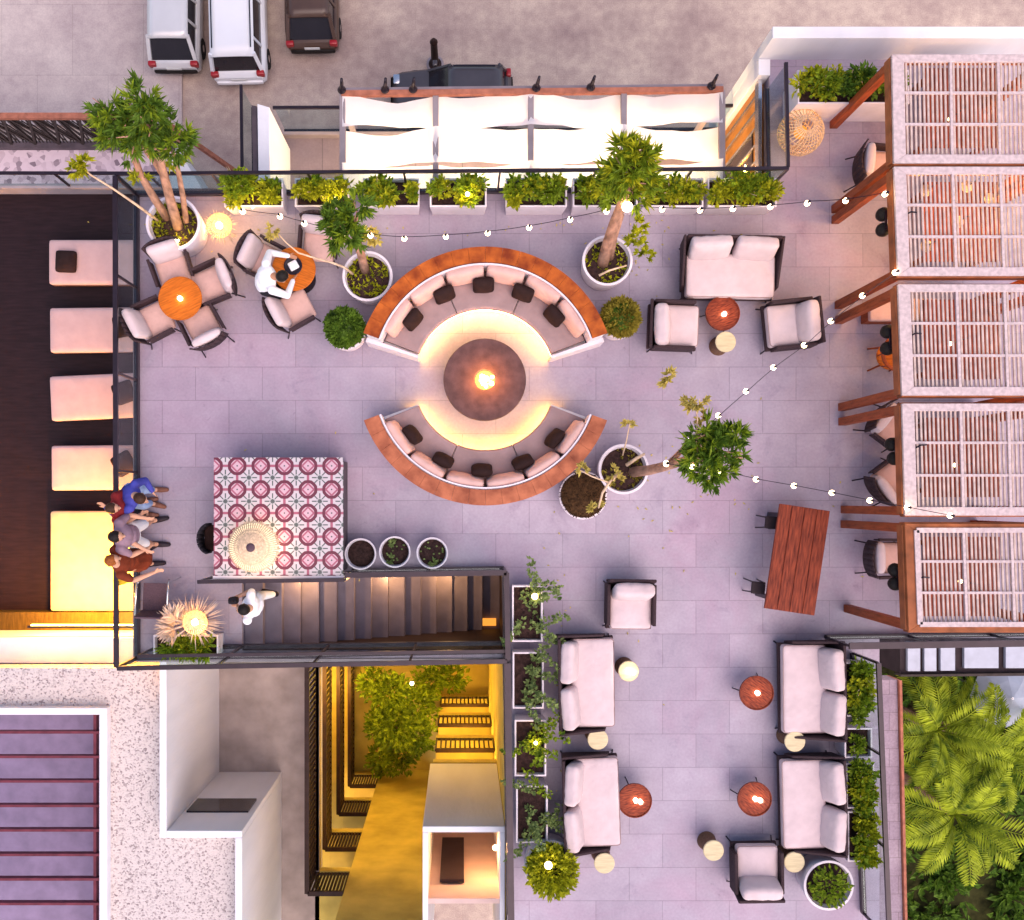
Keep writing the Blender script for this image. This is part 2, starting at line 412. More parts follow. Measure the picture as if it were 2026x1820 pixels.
def copy_tree(o, parent=None):
    c = o.copy(); C.objects.link(c)
    if parent: c.parent = parent
    for ch in [x for x in KIDS.get(o.name, [])]: copy_tree(ch, c)
    return c
KIDS = {}
def index_kids(o):
    KIDS[o.name] = list(o.children)
    for ch in o.children: index_kids(ch)
def dup(proto, used, loc, rz, label, group=None):
    """the first call moves the prototype itself, later calls copy it with its parts"""
    if proto.name not in KIDS: index_kids(proto)
    o = proto if not used else copy_tree(proto)
    o.location = loc; o.rotation_euler = (0, 0, rz); o['label'] = label
    if group: o['group'] = group
    return o
def point(name, parent, loc, e, col=(1, .62, .26), r=.06):
    l = bpy.data.lights.new(name, 'POINT'); l.energy = e; l.color = col; l.shadow_soft_size = r
    o = bpy.data.objects.new(name, l); C.objects.link(o)
    o.parent = parent; o.location = loc; return o
def D2(*pts):           # survey points at terrace level -> plan coordinates
    return [tuple(P(x, y, 0)[:2]) for x, y in pts]
def rect(x0, y0, x1, y1): return D2((x0, y0), (x1, y0), (x1, y1), (x0, y1))
def DZ(z, *pts): return [tuple(P(x, y, z)[:2]) for x, y in pts]
def pz(x, y, z): q = P(x, y, 0); q.z = z; return q
# ================================================================== THE SETTING
GZ = -17.0
struct(MB().box((0, 0, GZ - .25), (240, 240, .5)), 'street', 'street_paving')
pv = MB(); pv.prism(DZ(GZ, (-260, -140), (362, -140), (362, 250), (-260, 250)), GZ, GZ + .14)
struct(pv, 'pavement', 'pavement_slab', bev=.02)
gg = MB(); gg.prism(DZ(GZ, (1350, 1150), (2300, 1150), (2300, 2100), (1350, 2100)), GZ, GZ + .03)
struct(gg, 'garden_ground', 'garden_soil')

# terrace floor: one slab with openings
TF = MB()
def slab(mb, pts, z0, z1): mb.prism(pts, z0, z1)
for q in (rect(272, 384, 1523, 1130), rect(1523, 118, 2300, 1130), rect(272, 1130, 479, 1302), rect(479, 1287, 1003, 1302),
          rect(1003, 1130, 1523, 2000), rect(1523, 1130, 1740, 2000), rect(1740, 1130, 2300, 1262)):
    slab(TF, q, -.30, 0)
struct(TF, 'terrace_floor', 'terrace_tile')
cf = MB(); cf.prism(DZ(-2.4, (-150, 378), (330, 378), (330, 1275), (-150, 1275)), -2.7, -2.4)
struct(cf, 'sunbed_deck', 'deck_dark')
lf = MB(); lf.prism(DZ(-2.7, (535, 262), (1460, 262), (1460, 470), (535, 470)), -3.0, -2.7)
struct(lf, 'lower_terrace_floor', 'lower_tile')

# the hotel block under the terrace
hb = thing('hotel_building', 'white and dark hotel block that carries the roof terrace', 'building', P(915, 800, GZ))
o = hb.location
b = MB(o)
for q, z1 in ((rect(274, 388, 1521, 1128), -.31), (rect(1523.5, 122, 2298, 1128), -.31), (rect(274, 1131, 478, 1300), -.31),
              (rect(1004, 1131, 1738, 1998), -.31), (rect(1740, 1131, 2298, 1260), -.31), (rect(479, 1131, 1003, 1287), -2.75),
              (rect(-150, 388, 262, 1330), -2.72), (rect(540, 200, 1440, 387), -3.01)):
    b.prism(q, GZ, z1)
b.build('wall', 'white_wall', hb)
# white trim along the edges of the terrace
t = MB(o)
for x0, y0, x1, y1, z in ((264, 378, 272, 1308, .03), (272, 1302, 1003, 1309, .03), (272, 376, 1523, 384, .03), (1003, 1302, 1010, 2000, .03)):
    t.prism(rect(x0, y0, x1, y1), -.4, z)
t.build('terrace_kerb', 'concrete', hb, bev=.01)
# north-east wing parapet and white corner
t = MB(o)
t.prism(rect(1500, 96, 2300, 118), -3.2, .75); t.prism(rect(1500, 118, 1523, 150), -3.2, .03)
t.build('parapet', 'white_wall', hb, bev=.01)
# room under the wing seen through its west face
t = MB(o); t.prism(rect(1512, 150, 1523, 384), -2.7, -.32); t.build('wing_panel', 'brown_panel', hb)
t = MB(o)
for y in (175, 205, 238, 272, 306, 345): t.prism(rect(1506, y - 2.5, 1512, y + 2.5), -2.7, -.32)
t.prism(rect(1505, 150, 1512, 384), -.32, -.12); t.build('door_frame', 'chrome', hb)
t = MB(o); t.prism(rect(1509, 240, 1511.6, 304), -2.7, -.6); t.build('glass_door', 'car_glass', hb)
# ledge east of the terrace
t = MB(o); t.prism(DZ(-2.7, (1700, 1345), (1775, 1345), (1790, 2000), (1700, 2000)), -3.2, -2.7); t.build('ledge', 'gatehouse_tile', hb)
t = MB(o); t.prism(DZ(-2.7, (1776, 1345), (1781, 1345), (1796, 2000), (1791, 2000)), -3.2, -2.62); t.build('ledge_rail', 'terracotta_rail', hb)
# low wall of the lower terrace (white, between the glass panels)
t = MB(o); t.prism(DZ(-.7, (509, 205), (533, 212), (535, 400), (512, 400)), -4, -.7); t.build('white_divider', 'white_wall', hb, bev=.01)
t = MB(o); t.prism(DZ(-.9, (498, 208), (508, 210), (511, 400), (502, 400)), -4, -.9); t.build('dark_divider', 'dark_stone', hb)
t = MB(o); t.prism(DZ(-2.4, (-150, 384), (330, 384), (330, 375), (-150, 375)), -3, -2.05); t.build('deck_kerb', 'concrete', hb)
# lower strip of the lower terrace edge
t = MB(o); t.prism(DZ(-2.55, (535, 262), (1460, 262), (1460, 268), (535, 268)), -3, -2.5); t.build('lower_kerb', 'concrete', hb)
# cream wall and olive boarding at the south end of the sunbed deck
t = MB(o); t.prism(DZ(-1.0, (-150, 1262), (264, 1262), (264, 1312), (-150, 1312)), -4, -1.0); t.build('deck_parapet', 'white_wall', hb, bev=.01)
t = MB(o); t.prism(DZ(-2.1, (-150, 1210), (300, 1210), (300, 1258), (-150, 1258)), -2.4, -2.0); t.build('boarding', 'olive_board', hb, bev=.01)

# stairs going down to the east
st = thing('staircase', 'grey stone steps running down below the tiled kiosk', 'staircase', P(479, 1210, 0))
xs = [479 + 34.2 * i for i in range(16)]
b = MB(st.location)
for i in range(15):
    z = -.17 * (i + 1)
    b.prism(rect(xs[i] + .5, 1131, xs[i + 1] + (3 if i < 14 else 20), 1286), -2.74, z)
b.build('tread', 'stair_stone', st, bev=.012)
b = MB(st.location)
b.prism(rect(479, 1284, 1002, 1286.9), -2.7, -.02); b.prism(rect(479, 1130.1, 1002, 1131.6), -2.7, -.02); b.prism(rect(1000, 1131.6, 1002.9, 1284), -2.7, -.02)
b.build('side_wall', 'stair_wall', st)
for x in (600, 761, 882):
    i = int((x - 479) / 34.2); z = -.17 * (i + 1) + .30
    q = P(x, 1133, 0); q.z = z
    l_ = MB(st.location); l_.box(q + Vector((0, -.015, 0)), (.16, .05, .06)); lb = l_.build('step_light', 'bulb_soft', st)
    point('step_glow', lb, q - st.location + Vector((0, -.12, .05)), 9, (1, .55, .2), .03)
l_ = MB(st.location); q = P(975, 1268, 0); q.z = -2.5; l_.box(q, (.28, .14, .04)); lb = l_.build('floor_light', 'amber_dim', st)

# ------------------------------------------------------------------ light court and atrium south of the terrace
ac = thing('light_court', 'deep white court with gravel roof around it beside the terrace', 'building', P(440, 1500, GZ))
o = ac.location
b = MB(o)
b.prism(rect(306, 1310, 320, 1668), -3.9, -.25); b.prism(rect(320.1, 1654, 472, 1668), -3.9, -.252); b.prism(rect(458, 1668.1, 472, 2100), -3.9, -.25)
b.build('parapet', 'white_wall', ac, bev=.01)
b = MB(o); b.prism(rect(306, 1303, 565, 2100), -4.2, -3.95); b.prism(rect(306, 1303, 425, 2100), GZ, -4.21); b.build('court_base', 'white_wall', ac)
b = MB(o); b.prism(rect(320, 1304, 565, 1654), -3.94, -3.78); b.prism(rect(472, 1654, 565, 2100), -3.94, -3.78); b.build('court_floor', 'court_stone', ac)
b = MB(o)
q0, q1 = P(374, 1653.6), P(500, 1653.6)
xa, xb = P(328, 1653).x, P(459, 1653).x; b.box(((xa + xb) / 2, q0.y + .004, -1.56), (xb - xa, .05, .72)); b.build('window', 'car_glass', ac)
b = MB(o)
b.prism(rect(-150, 1334, 306, 1424), GZ, -.62); b.prism(rect(186, 1424, 306, 2100), GZ, -.62); b.prism(rect(306, 1668.5, 457.5, 2100), GZ, -.62)
b.build('gravel_roof', 'roof_gravel', ac)
b = MB(o); b.prism(rect(-150, 1412, 192, 1426), -3, -.45); b.prism(rect(176, 1426, 192, 2100), -3, -.45); b.build('skylight_kerb', 'white_wall', ac, bev=.01)
b = MB(o); b.prism(rect(-150, 1426.5, 175.5, 2100), -3, -1.3); b.build('skylight_floor', 'skylight_floor', ac)
b = MB(o)
for k in range(9):
    y = 1461 + k * 50; b.prism(rect(-150, y, 176, y + 5), -.62, -.5)
b.prism(rect(160, 1427, 166, 2100), -.66, -.54); b.build('skylight_bar', 'skylight_bar', ac)

at = thing('atrium', 'yellow lit atrium with stacked galleries around a planted court', 'building', P(780, 1600, GZ))
o = at.location
FL = [-3.78, -6.15, -8.5, -10.8]
b = MB(o); b.prism(rect(640, 1897, 835, 2100), GZ, -.3); b.build('south_wall', 'ochre_wall', at)
b = MB(o); b.prism(rect(540, 1300, 1010, 2100), GZ, -11.2); b.build('court_floor', 'ochre_wall', at)
b = MB(o); b.prism(rect(1000.5, 1303, 1003, 2000), -11.2, -.31); b.build('east_wall', 'ochre_wall', at)
b = MB(o)
for z in FL[1:]: b.prism(rect(330, 1304, 553, 2100), z - .22, z); b.prism(rect(553, 1897, 640, 2100), z - .22, z)
b.prism(rect(553, 1897, 640, 2100), FL[0] - .22, FL[0]); b.prism(rect(565, 1304, 553.2, 1897), FL[0] - .22, FL[0])
b.build('gallery_floor', 'ochre_wall', at, bev=.01)
b = MB(o); b.prism(rect(430, 1304, 470, 2100), -11.2, FL[0] - .25); b.build('gallery_wall', 'ochre_wall', at)
# lift core with open top in the east
b = MB(o)
b.prism(rect(835, 1643, 1000, 1655), FL[0] - .3, -.2); b.prism(rect(835, 1655, 846, 2000), FL[0] - .3, -.2); b.prism(rect(990, 1655, 1000, 2000), FL[0] - .3, -.2)
b.build('core_wall', 'white_wall', at, bev=.01)
b = MB(o)
b.prism(rect(846, 1655, 990, 1800), FL[0] - .3, FL[0]); b.prism(rect(846, 1790, 990, 1800), FL[0], -.25); b.build('core_room', 'warm_fabric', at)
b = MB(o); q = P(893, 1789); b.box((q.x, q.y + .05, -1.9), (.42, .06, 2.1)); b.build('door', 'stair_wall', at)
b = MB(o)
for z in FL[1:]: b.prism(rect(842, 1640, 1000, 1800), z - .3, z)
b.prism(rect(842, 1640, 1000, 1800), FL[0] - .55, FL[0] - .31)
b.prism(rect(842, 1735, 1000, 1745), -11.2, FL[0] - .56)
b.build('east_gallery', 'ochre_wall', at, bev=.01)
def lamp(parent, name, p, e, col, r=.09, m='bulb_soft', rad=.1):
    lb = MB(parent.location).ell(p, (r, r, r), n=10, m=7).build(name, m, parent, smooth=True)
    if e: point(name + '_glow', lb, Vector(p) - parent.location, e, col, rad)
    return lb
W1 = (1, .61, .115)
for px, py, z, e in ((606, 1350, -4.6, 260), (648, 1352, -6.9, 280), (676, 1356, -9.2, 220), (600, 1620, -5.0, 120), (690, 1660, -9.4, 130)):
    lamp(at, 'gallery_lamp', P(px, py, z) + Vector((-.12, 0, 0)), e, W1)
for py, z, e in ((1452, -5.0, 160), (1412, -7.2, 160), (1372, -9.6, 160)):
    lamp(at, 'gallery_lamp', pz(925, 1700, z + .2), e, W1)
lamp(at, 'room_lamp', pz(984, 1720, -1.0), 30, (1, .5, .16), r=.05)

def balustrade(label, a, b_, z, n):
    t = thing('balcony_railing', label, 'railing', (a + b_) / 2, 0, 'gallery railings in the atrium')
    m = MB(t.location); m.bar(a + Vector((0, 0, 1.05)), b_ + Vector((0, 0, 1.05)), .09, .06); m.bar(a + Vector((0, 0, .08)), b_ + Vector((0, 0, .08)), .05, .04); m.build('top_rail', 'brown_metal', t)
    m = MB(t.location)
    for k in range(n + 1):
        p = a.lerp(b_, k / n); m.box(p + Vector((0, 0, .55)), (.035, .05, 1.0) if abs(a.x - b_.x) > .5 else (.05, .035, 1.0))
    m.build('bars', 'brown_metal', t); return t
nm = ['top', 'second', 'third', 'lowest']
for k, z in enumerate(FL):
    balustrade('dark bar railing along the west gallery of the atrium, %s storey' % nm[k], pz(555, 1310, z), pz(555, 1900, z), z, 40)
    balustrade('dark bar railing along the south gallery of the atrium, %s storey' % nm[k], pz(557, 1900, z), pz(638, 1900, z), z, 10)
    if k: balustrade('short dark bar railing below the pale lift core, %s storey' % nm[k], pz(845, 1642, z), pz(998, 1642, z), z, 12)

# ------------------------------------------------------------------ gatehouse roof and lattice fence north-west
gh = thing('gatehouse', 'low gatehouse with pink gravel roof by the street', 'building', P(230, 310, GZ))
b = MB(gh.location); b.prism(DZ(-13.8, (-260, 284), (345, 284), (415, 400), (-260, 400)), GZ, -13.9); b.build('wall', 'white_wall', gh)
b = MB(gh.location); b.prism(DZ(-13.8, (-260, 297), (332, 297), (332, 400), (-260, 400)), -13.9, -13.8); b.build('gravel_roof', 'pink_gravel', gh)
b = MB(gh.location); b.prism(DZ(-13.8, (-260, 284), (345, 284), (345, 297), (-260, 297)), -13.9, -13.6); b.build('parapet', 'dark_stone', gh)
fe = thing('lattice_fence', 'dark diamond lattice fence with reddish top rail by the gatehouse', 'fence', P(230, 284, -13.6))
z0, z1 = -13.6, -11.5
y = P(0, 284, z0).y; X0, X1 = P(-260, 284, z0).x, P(352, 284, z0).x
b = MB(fe.location); b.box(((X0 + X1) / 2, y, z1), (X1 - X0, .16, .14)); b.build('top_rail', 'terracotta_rail', fe)
b = MB(fe.location); n = 13; st_ = (X1 - X0) / n
for k in range(n):
    xa, xb = X0 + k * st_, X0 + (k + 1) * st_; b.bar((xa, y, z0), (xb, y, z1), .07, .07); b.bar((xa, y + .02, z1), (xb, y + .02, z0), .07, .07); b.bar((xa, y + .01, z0), (xa, y + .01, z1), .06, .06)
    for j in range(7): 
        q = (j + .5) / 7; b.bar((xa + q * st_, y + .04, z0), (xa + min(1, q + .3) * st_, y + .04, z0 + .7 + .5 * (j % 3)), .03, .03)
        b.bar((xa + q * st_, y + .03, z0 + .2 + .4 * (j % 2)), (xa + max(0, q - .3) * st_, y + .03, z1 - .2 * (j % 3)), .03, .03)
b.build('lattice', 'lattice_metal', fe)
b = MB(fe.location); b.bar((X1, y, z1), P(470, 342, GZ + .1), .13, .13); b.build('end_brace', 'terracotta_rail', fe)

# ------------------------------------------------------------------ glass railings
def railing(label, pts, zt, zb, name='glass_railing', cap=.05, panel=1.5, post=True, m='rail_metal', group='glass railings of the terrace', capm=None):
    """pts: top-rail line, already in world coordinates (z ignored)"""
    c = sum((Vector(p) for p in pts), Vector()) / len(pts); c.z = zb
    t = thing(name, label, 'railing', c, 0, group)
    r = MB(c); g = MB(c); q = MB(c)
    for a, b_ in zip(pts[:-1], pts[1:]):
        a, b_ = Vector(a), Vector(b_); a.z = b_.z = zt
        r.bar(a, b_, cap, .05); d = (b_ - a); L = d.length; u = d.normalized()
        lo = Vector((0, 0, zb - zt))
        q.bar(a + lo + Vector((0, 0, .05)), b_ + lo + Vector((0, 0, .05)), .07, .10)
        n = max(1, round(L / panel))
        for k in range(n):
            p0, p1 = a + u * (L * k / n + .03), a + u * (L * (k + 1) / n - .03)
            cc = (p0 + p1) / 2; cc.z = (zt + zb) / 2 + .04
            g.box(cc, ((p1 - p0).length, .016, zt - zb - .15), Mx=Matrix.Rotation(math.atan2(u.y, u.x), 3, 'Z'))
        if post:
            for k in range(n + 1):
                p = a + u * (L * k / n); q.box((p.x, p.y, (zt + zb) / 2), (.035, .035, zt - zb - .06), rz=math.atan2(u.y, u.x))
    r.build('top_rail', capm or m, t); g.build('glass_panel', 'glass', t); q.build('posts', m, t); return t
z = 1.05
railing('glass railing along the north edge above the white fabric canopy', [P(228, 344, z), P(1560, 333, z)], z, .03)
railing('glass railing on the west edge between terrace and sunbeds', [P(228, 348, z), P(230, 1320, z)], z, .03, cap=.07)
railing('glass railing south of the stairs above the white court', [P(232, 1322, z), P(1003, 1308, z)], z, .03, cap=.07)
railing('short glass railing at the north-east corner by the rattan globe', [P(1555, 124, z), P(1559, 331, z)], z, .03, post=False)
railing('dark railing beside the atrium planters, running south', [P(1004, 1312, z), P(1012, 1860, z)], z, .03, cap=.10)
railing('black railing around the head of the stairs by the round pots', [P(684, 1138, z), P(1002, 1133, z), P(1005, 1306, z)], z, .03, cap=.08)
railing('black handrail between the tiled kiosk and the stairs', [P(391, 1151, z), P(682, 1147, z)], z, .03, cap=.06)
railing('inner black railing along the south side of the stairs', [P(272, 1298, .95), P(1000, 1288, .95)], .95, .03, cap=.05)
railing('glass railing behind the east planters above the palms', [P(1738, 1312, z), P(1760, 1860, z)], z, .03, cap=.07)
railing('dark railing south of the pergolas facing the palms', [P(1680, 1278, z), P(2200, 1270, z)], z, .03, cap=.10)
railing('glass railing of the lower deck by the gatehouse roof', [P(-80, 342, -1.35), P(478, 343, -1.35)], -1.35, -2.4)
railing('glass side railing running north toward the white car', [P(479, 343, -1.6), P(477, 168, -1.6)], -1.6, -2.7, post=False)
railing('dark rail on the open edge of the lower terrace', [P(540, 213, -1.5), P(1460, 209, -1.5)], -1.5, -2.7, post=False)
# ================================================================== FURNITURE
def leg_tube(a, b, r=.014): return MB().tube([a, b], [r, r * .8], 7)
def rc(ang): return Matrix.Rotation(ang, 3, 'Y')

def make_chair():
    t = thing('dining_chair', 'x', 'chair')
    MB().rbox((.03, 0, .43), (.50, .50, .12), .05, puff=.02).build('seat', 'bench_cushion', t, smooth=True)
    MB().rbox((-.235, 0, .66), (.13, .50, .46), .06, Mx=rc(R(-14)), puff=.03).build('backrest', 'cream_fabric', t, smooth=True)
    sh = MB()
    for k in range(9):
        a = R(-62 + 15.5 * k); x, y = -.325 + (1 - math.cos(a)) * .16, math.sin(a) * .315
        a2 = R(-62 + 15.5 * (k + 1)); x2, y2 = -.325 + (1 - math.cos(a2)) * .16, math.sin(a2) * .315
        if k < 8: sh.quad((x, y, .33), (x2, y2, .33), (x2 - .07, y2 * 1.02, .86), (x - .07, y * 1.02, .86))
    o = sh.build('shell', 'wicker', t, smooth=True); m = o.modifiers.new('thickness', 'SOLIDIFY'); m.thickness = .025
    for sy in (-1, 1):
        a = MB().bar((-.22, sy * .305, .63), (.24, sy * .29, .62), .045, .035); a.bar((-.2, sy * .30, .50), (.22, sy * .288, .49), .02, .20)
        a.build('arm', 'wicker', t, bev=.008)
    for sx, sy in ((1, 1), (1, -1), (-1, 1), (-1, -1)): leg_tube((sx * .20, sy * .22, .38), (sx * .30 - .04, sy * .27, 0)).build('leg', 'black_metal', t)
    return t
def piping(seat, cx, cz, lx, ly, r=.05):
    pts = []
    for sx, sy, a0 in ((1, 1, 0), (-1, 1, 90), (-1, -1, 180), (1, -1, 270)):
        for k in range(4):
            a = R(a0 + 30 * k); pts.append((cx + sx * (lx / 2 - r) + r * math.cos(a), sy * (ly / 2 - r) + r * math.sin(a), cz))
    MB().tube(pts + pts[:1], .008, 6).build('piping', 'bench_fabric', seat, smooth=True)
def make_armchair():
    t = thing('lounge_armchair', 'x', 'armchair')
    MB().rbox((.05, 0, .38), (.62, .66, .18), .05, puff=.03, wr=.004, n=12).build('seat', 'cream_fabric', t, smooth=True); piping(bpy.data.objects[[o.name for o in C.objects][-1]], .05, .455, .60, .64)
    MB().rbox((-.25, 0, .60), (.20, .64, .42), .07, Mx=rc(R(-16)), puff=.035, wr=.008, n=12).build('back_cushion', 'cream_fabric', t, smooth=True)
    f = MB().box((0, 0, .25), (.74, .74, .08)); f.bar((-.40, -.36, .27), (-.40, .36, .27), .05, .10); f.box((-.395, 0, .48), (.05, .74, .44), Mx=rc(R(-12)))
    f.build('frame', 'wicker', t, bev=.015)
    for sy in (-1, 1): MB().box((-.04, sy * .365, .42), (.66, .055, .34)).build('arm', 'wicker', t, bev=.015)
    for sx, sy in ((1, 1), (1, -1), (-1, 1), (-1, -1)): leg_tube((sx * .30, sy * .31, .22), (sx * .37, sy * .37, 0)).build('leg', 'black_metal', t)
    return t
def make_sofa(nm='loveseat'):
    t = thing(nm, 'x', 'sofa')
    MB().rbox((.10, 0, .38), (.70, 1.42, .17), .05, puff=.025, n=18, wr=.005).build('seat', 'cream_fabric', t, smooth=True); piping(bpy.data.objects[[o.name for o in C.objects][-1]], .10, .452, .68, 1.40)
    for sy in (-1, 1):
        MB().rbox((-.30, sy * .355, .58), (.20, .66, .44), .07, n=12, wr=.009, Mx=Matrix.Rotation(R(sy * -2.5), 3, 'Z') @ rc(R(-22)), puff=.03).build('back_cushion', 'cream_fabric', t, smooth=True)
    f = MB().box((.02, 0, .25), (.88, 1.46, .08)); f.build('frame', 'wicker', t, bev=.015)
    MB().box((-.42, 0, .50), (.05, 1.50, .46), Mx=rc(R(-10))).build('back', 'wicker', t, bev=.015)
    for sy in (-1, 1):
        a = MB(); a.add([(-.44, sy * .72, .22), (.34, sy * .72, .22), (.28, sy * .74, .46), (-.48, sy * .76, .70), (-.44, sy * .76, .22), (.34, sy * .76, .22), (.28, sy * .78, .46), (-.48, sy * .80, .70)],
            [(0, 1, 2, 3), (7, 6, 5, 4), (0, 4, 5, 1), (1, 5, 6, 2), (2, 6, 7, 3), (3, 7, 4, 0)]); a.build('arm', 'wicker', t, bev=.01)
    for sx, sy in ((1, 1), (1, -1), (-1, 1), (-1, -1)): leg_tube((sx * .36, sy * .64, .22), (sx * .43, sy * .72, 0), .016).build('leg', 'black_metal', t)
    return t
def make_round_table():
    t = thing('bistro_table', 'x', 'table')
    MB().lathe([(.31, .70), (.335, .705), (.345, .72), (.345, .735), (.335, .745)], n=44).build('tabletop', 'wood_orange', t)
    b = MB().lathe([(.035, .03), (.03, .35), (.04, .70)], n=12); b.build('column', 'black_metal', t)
    MB().lathe([(.24, 0), (.24, .015), (.05, .035)], n=28).build('base', 'black_metal', t)
    return t
def make_coffee_table():
    t = thing('coffee_table', 'x', 'table')
    MB().lathe([(.23, .40), (.262, .405), (.262, .425), (.24, .428)], n=44).build('tabletop', 'coffee_wood', t)
    MB().lathe([(.262, .40), (.275, .40), (.275, .445), (.263, .445), (.263, .428)], n=44, cap0=False, cap1=False).build('rim', 'wood_red', t)
    for k in range(3):
        a = 2.1 * k + .6; leg_tube((.16 * math.cos(a), .16 * math.sin(a), .40), (.27 * math.cos(a), .27 * math.sin(a), 0), .012).build('leg', 'black_metal', t)
    return t
def make_drum():
    t = thing('drum_stool', 'x', 'stool')
    MB().lathe([(.155, .0), (.15, .04), (.125, .22), (.15, .40), (.155, .42)], n=28).build('drum', 'drum_brown', t)
    MB().lathe([(.158, .421), (.165, .435), (.165, .455), (.155, .462)], n=32).build('top', 'wood_beige', t)
    return t
def make_candle(two=False):
    t = thing('candle_lamp', 'x', 'candle')
    MB().lathe([(.035, .0), (.048, .01), (.05, .10), (.046, .10), (.044, .014)], n=18, cap1=False).build('holder', 'lamp_glass', t, smooth=True)
    c = MB().lathe([(.034, .012), (.034, .06), (.02, .066)], n=14).build('candle', 'candle_glow', t)
    return t
chair, armchair, sofa = make_chair(), make_armchair(), make_sofa()
rtable, ctable, drum, candle = make_round_table(), make_coffee_table(), make_drum(), make_candle()
used = {}
def put(proto, px, py, zv, deg, label, group=None, z=0.0, jit=0):
    q = P(px, py, zv); q.z = z
    o = dup(proto, used.get(proto.name), q, R(deg), label, group); used[proto.name] = True
    for ch in o.children:       # nobody leaves cushions perfectly straight
        if ch.name.startswith(('back_cushion', 'backrest')):
            ch.location = (rng.uniform(-.012, .012), rng.uniform(-.012, .012), rng.uniform(-.012, .006)); ch.rotation_euler = (rng.uniform(-.03, .03), 0, rng.uniform(-.035, .035))
        elif ch.name.startswith('seat'): ch.location = (rng.uniform(-.01, .01), rng.uniform(-.008, .008), 0); ch.rotation_euler = (0, 0, rng.uniform(-.012, .012))
    return o
def put_candle(px, py, zt, label, n=1):
    for i in range(n):
        q = P(px, py, zt + .05); q.z = zt
        q += Vector((.075 * i, -.02 * i, 0))
        o = dup(candle, used.get('candle'), q, 0, label, 'candles glowing on the tables'); used['candle'] = True
        if i == 0: point('candle_light', o, (0, 0, .16), .30, (1, .62, .28), .03)

# dining set in the north-west
GC = 'cream cushioned dining chairs with dark woven shells'
put(rtable, 356, 590, .74, 25, 'round orange wood table between four cream chairs, one candle on it', 'round orange tables')
for px, py, d, l in ((343, 533, -72, 'cream chair between the orange candle table and the biggest tree pot'), (421, 562, 203, 'cream chair at the orange candle table, on the side of the two trees'),
                     (306, 634, 26, 'cream chair at the orange candle table, with its back to the sunbeds'), (402, 646, 118, 'cream chair at the orange candle table, backed toward the open floor')):
    put(chair, px, py, .45, d, l, GC)
put_candle(356, 590, .745, 'small candle on the round orange table with four chairs')
put(rtable, 581, 532, .74, -20, 'round orange wood table the person in white leans over', 'round orange tables')
for px, py, d, l in ((527, 517, -26, 'cream chair behind the back of the person in white'), (632, 482, -96, 'cream chair beside the small potted tree, facing the orange table'), (582, 611, 28, 'cream chair in front of the person in white')):
    put(chair, px, py, .45, d, l, GC)
q = P(580, 526, .75); q.z = .745
pl = thing('serving_plate', 'black plate with a folded white napkin on the orange table', 'plate', q)
MB().lathe([(.07, 0), (.14, .014), (.145, .02), (.13, .016), (.07, .006)], n=32).build('plate', 'black_metal', pl, smooth=True)
MB().rbox((0.01, 0, .035), (.15, .14, .05), .02, rz=.5, puff=.02).build('napkin', 'porcelain', pl, smooth=True)

# lounge group in the north-east
GA, GS, GT, GD = 'cream lounge armchairs', 'cream two-seat sofas with dark woven frames', 'round red-brown coffee tables', 'drum stools with pale wooden tops'
put(sofa, 1443, 534, .4, -91, 'cream two-seat sofa facing the two armchairs, dark woven back to the planters', GS)
put(armchair, 1336, 645, .4, -2, 'cream armchair beside the clipped olive shrub pot', GA)
put(armchair, 1560, 643, .4, 186, 'cream armchair near the pergolas, opposite the single armchair', GA)
put(ctable, 1430, 620, .43, 20, 'red-brown coffee table touching the drum stool, in front of the north sofa', GT)
put_candle(1433, 621, .43, 'candle on the coffee table beside the drum stool')
put(drum, 1436, 676, .46, 0, 'drum stool tucked against the coffee table between two armchairs', GD)
# lounge rows in the south
put(armchair, 1246, 1200, .4, -91, 'cream armchair standing alone on the open floor', GA)
put(sofa, 1160, 1350, .4, 1, 'cream sofa along the atrium planters, the one nearer the lone armchair', GS)
put(sofa, 1169, 1586, .4, 1.5, 'cream sofa along the atrium planters, the one nearer the lit yellow shrub', GS)
put(sofa, 1601, 1363, .4, 181, 'cream sofa along the palm side, nearer the long wooden table', GS)
put(sofa, 1602, 1588, .4, 181.5, 'cream sofa along the palm side, nearer the armchair at the south end', GS)
put(armchair, 1496, 1716, .4, 91, 'cream armchair at the south end between two drum stools', GA)
for px, py, l, lc, n in ((1497, 1371, 'coffee table in front of the north-east sofa of the south lounge', 'candle on the coffee table before the north-east sofa', 1),
                      (1256, 1584, 'coffee table in front of the sofa by the atrium planters', 'pair of candles on the coffee table by the atrium side sofa', 2),
                      (1493, 1581, 'coffee table in front of the south-east sofa', 'pair of candles on the coffee table before the south-east sofa', 2)):
    put(ctable, px, py, .43, px * 1.3, l, GT); put_candle(px + 2, py, .43, lc, n)
for px, py, l in ((1244, 1328, 'drum stool with two candles standing free in front of a sofa'), (1183, 1463, 'drum stool between the two sofas on the atrium side'), (1573, 1467, 'drum stool between the two sofas on the palm side'),
                  (1412, 1683, 'drum stool beside the southern armchair, toward the atrium'), (1572, 1706, 'drum stool beside the southern armchair, toward the palms'), (1196, 1708, 'drum stool at the south end of the atrium side sofa')):
    put(drum, px, py, .46, 0, l, GD)
put_candle(1243, 1328, .465, 'pair of candles on the free-standing drum stool', 2)

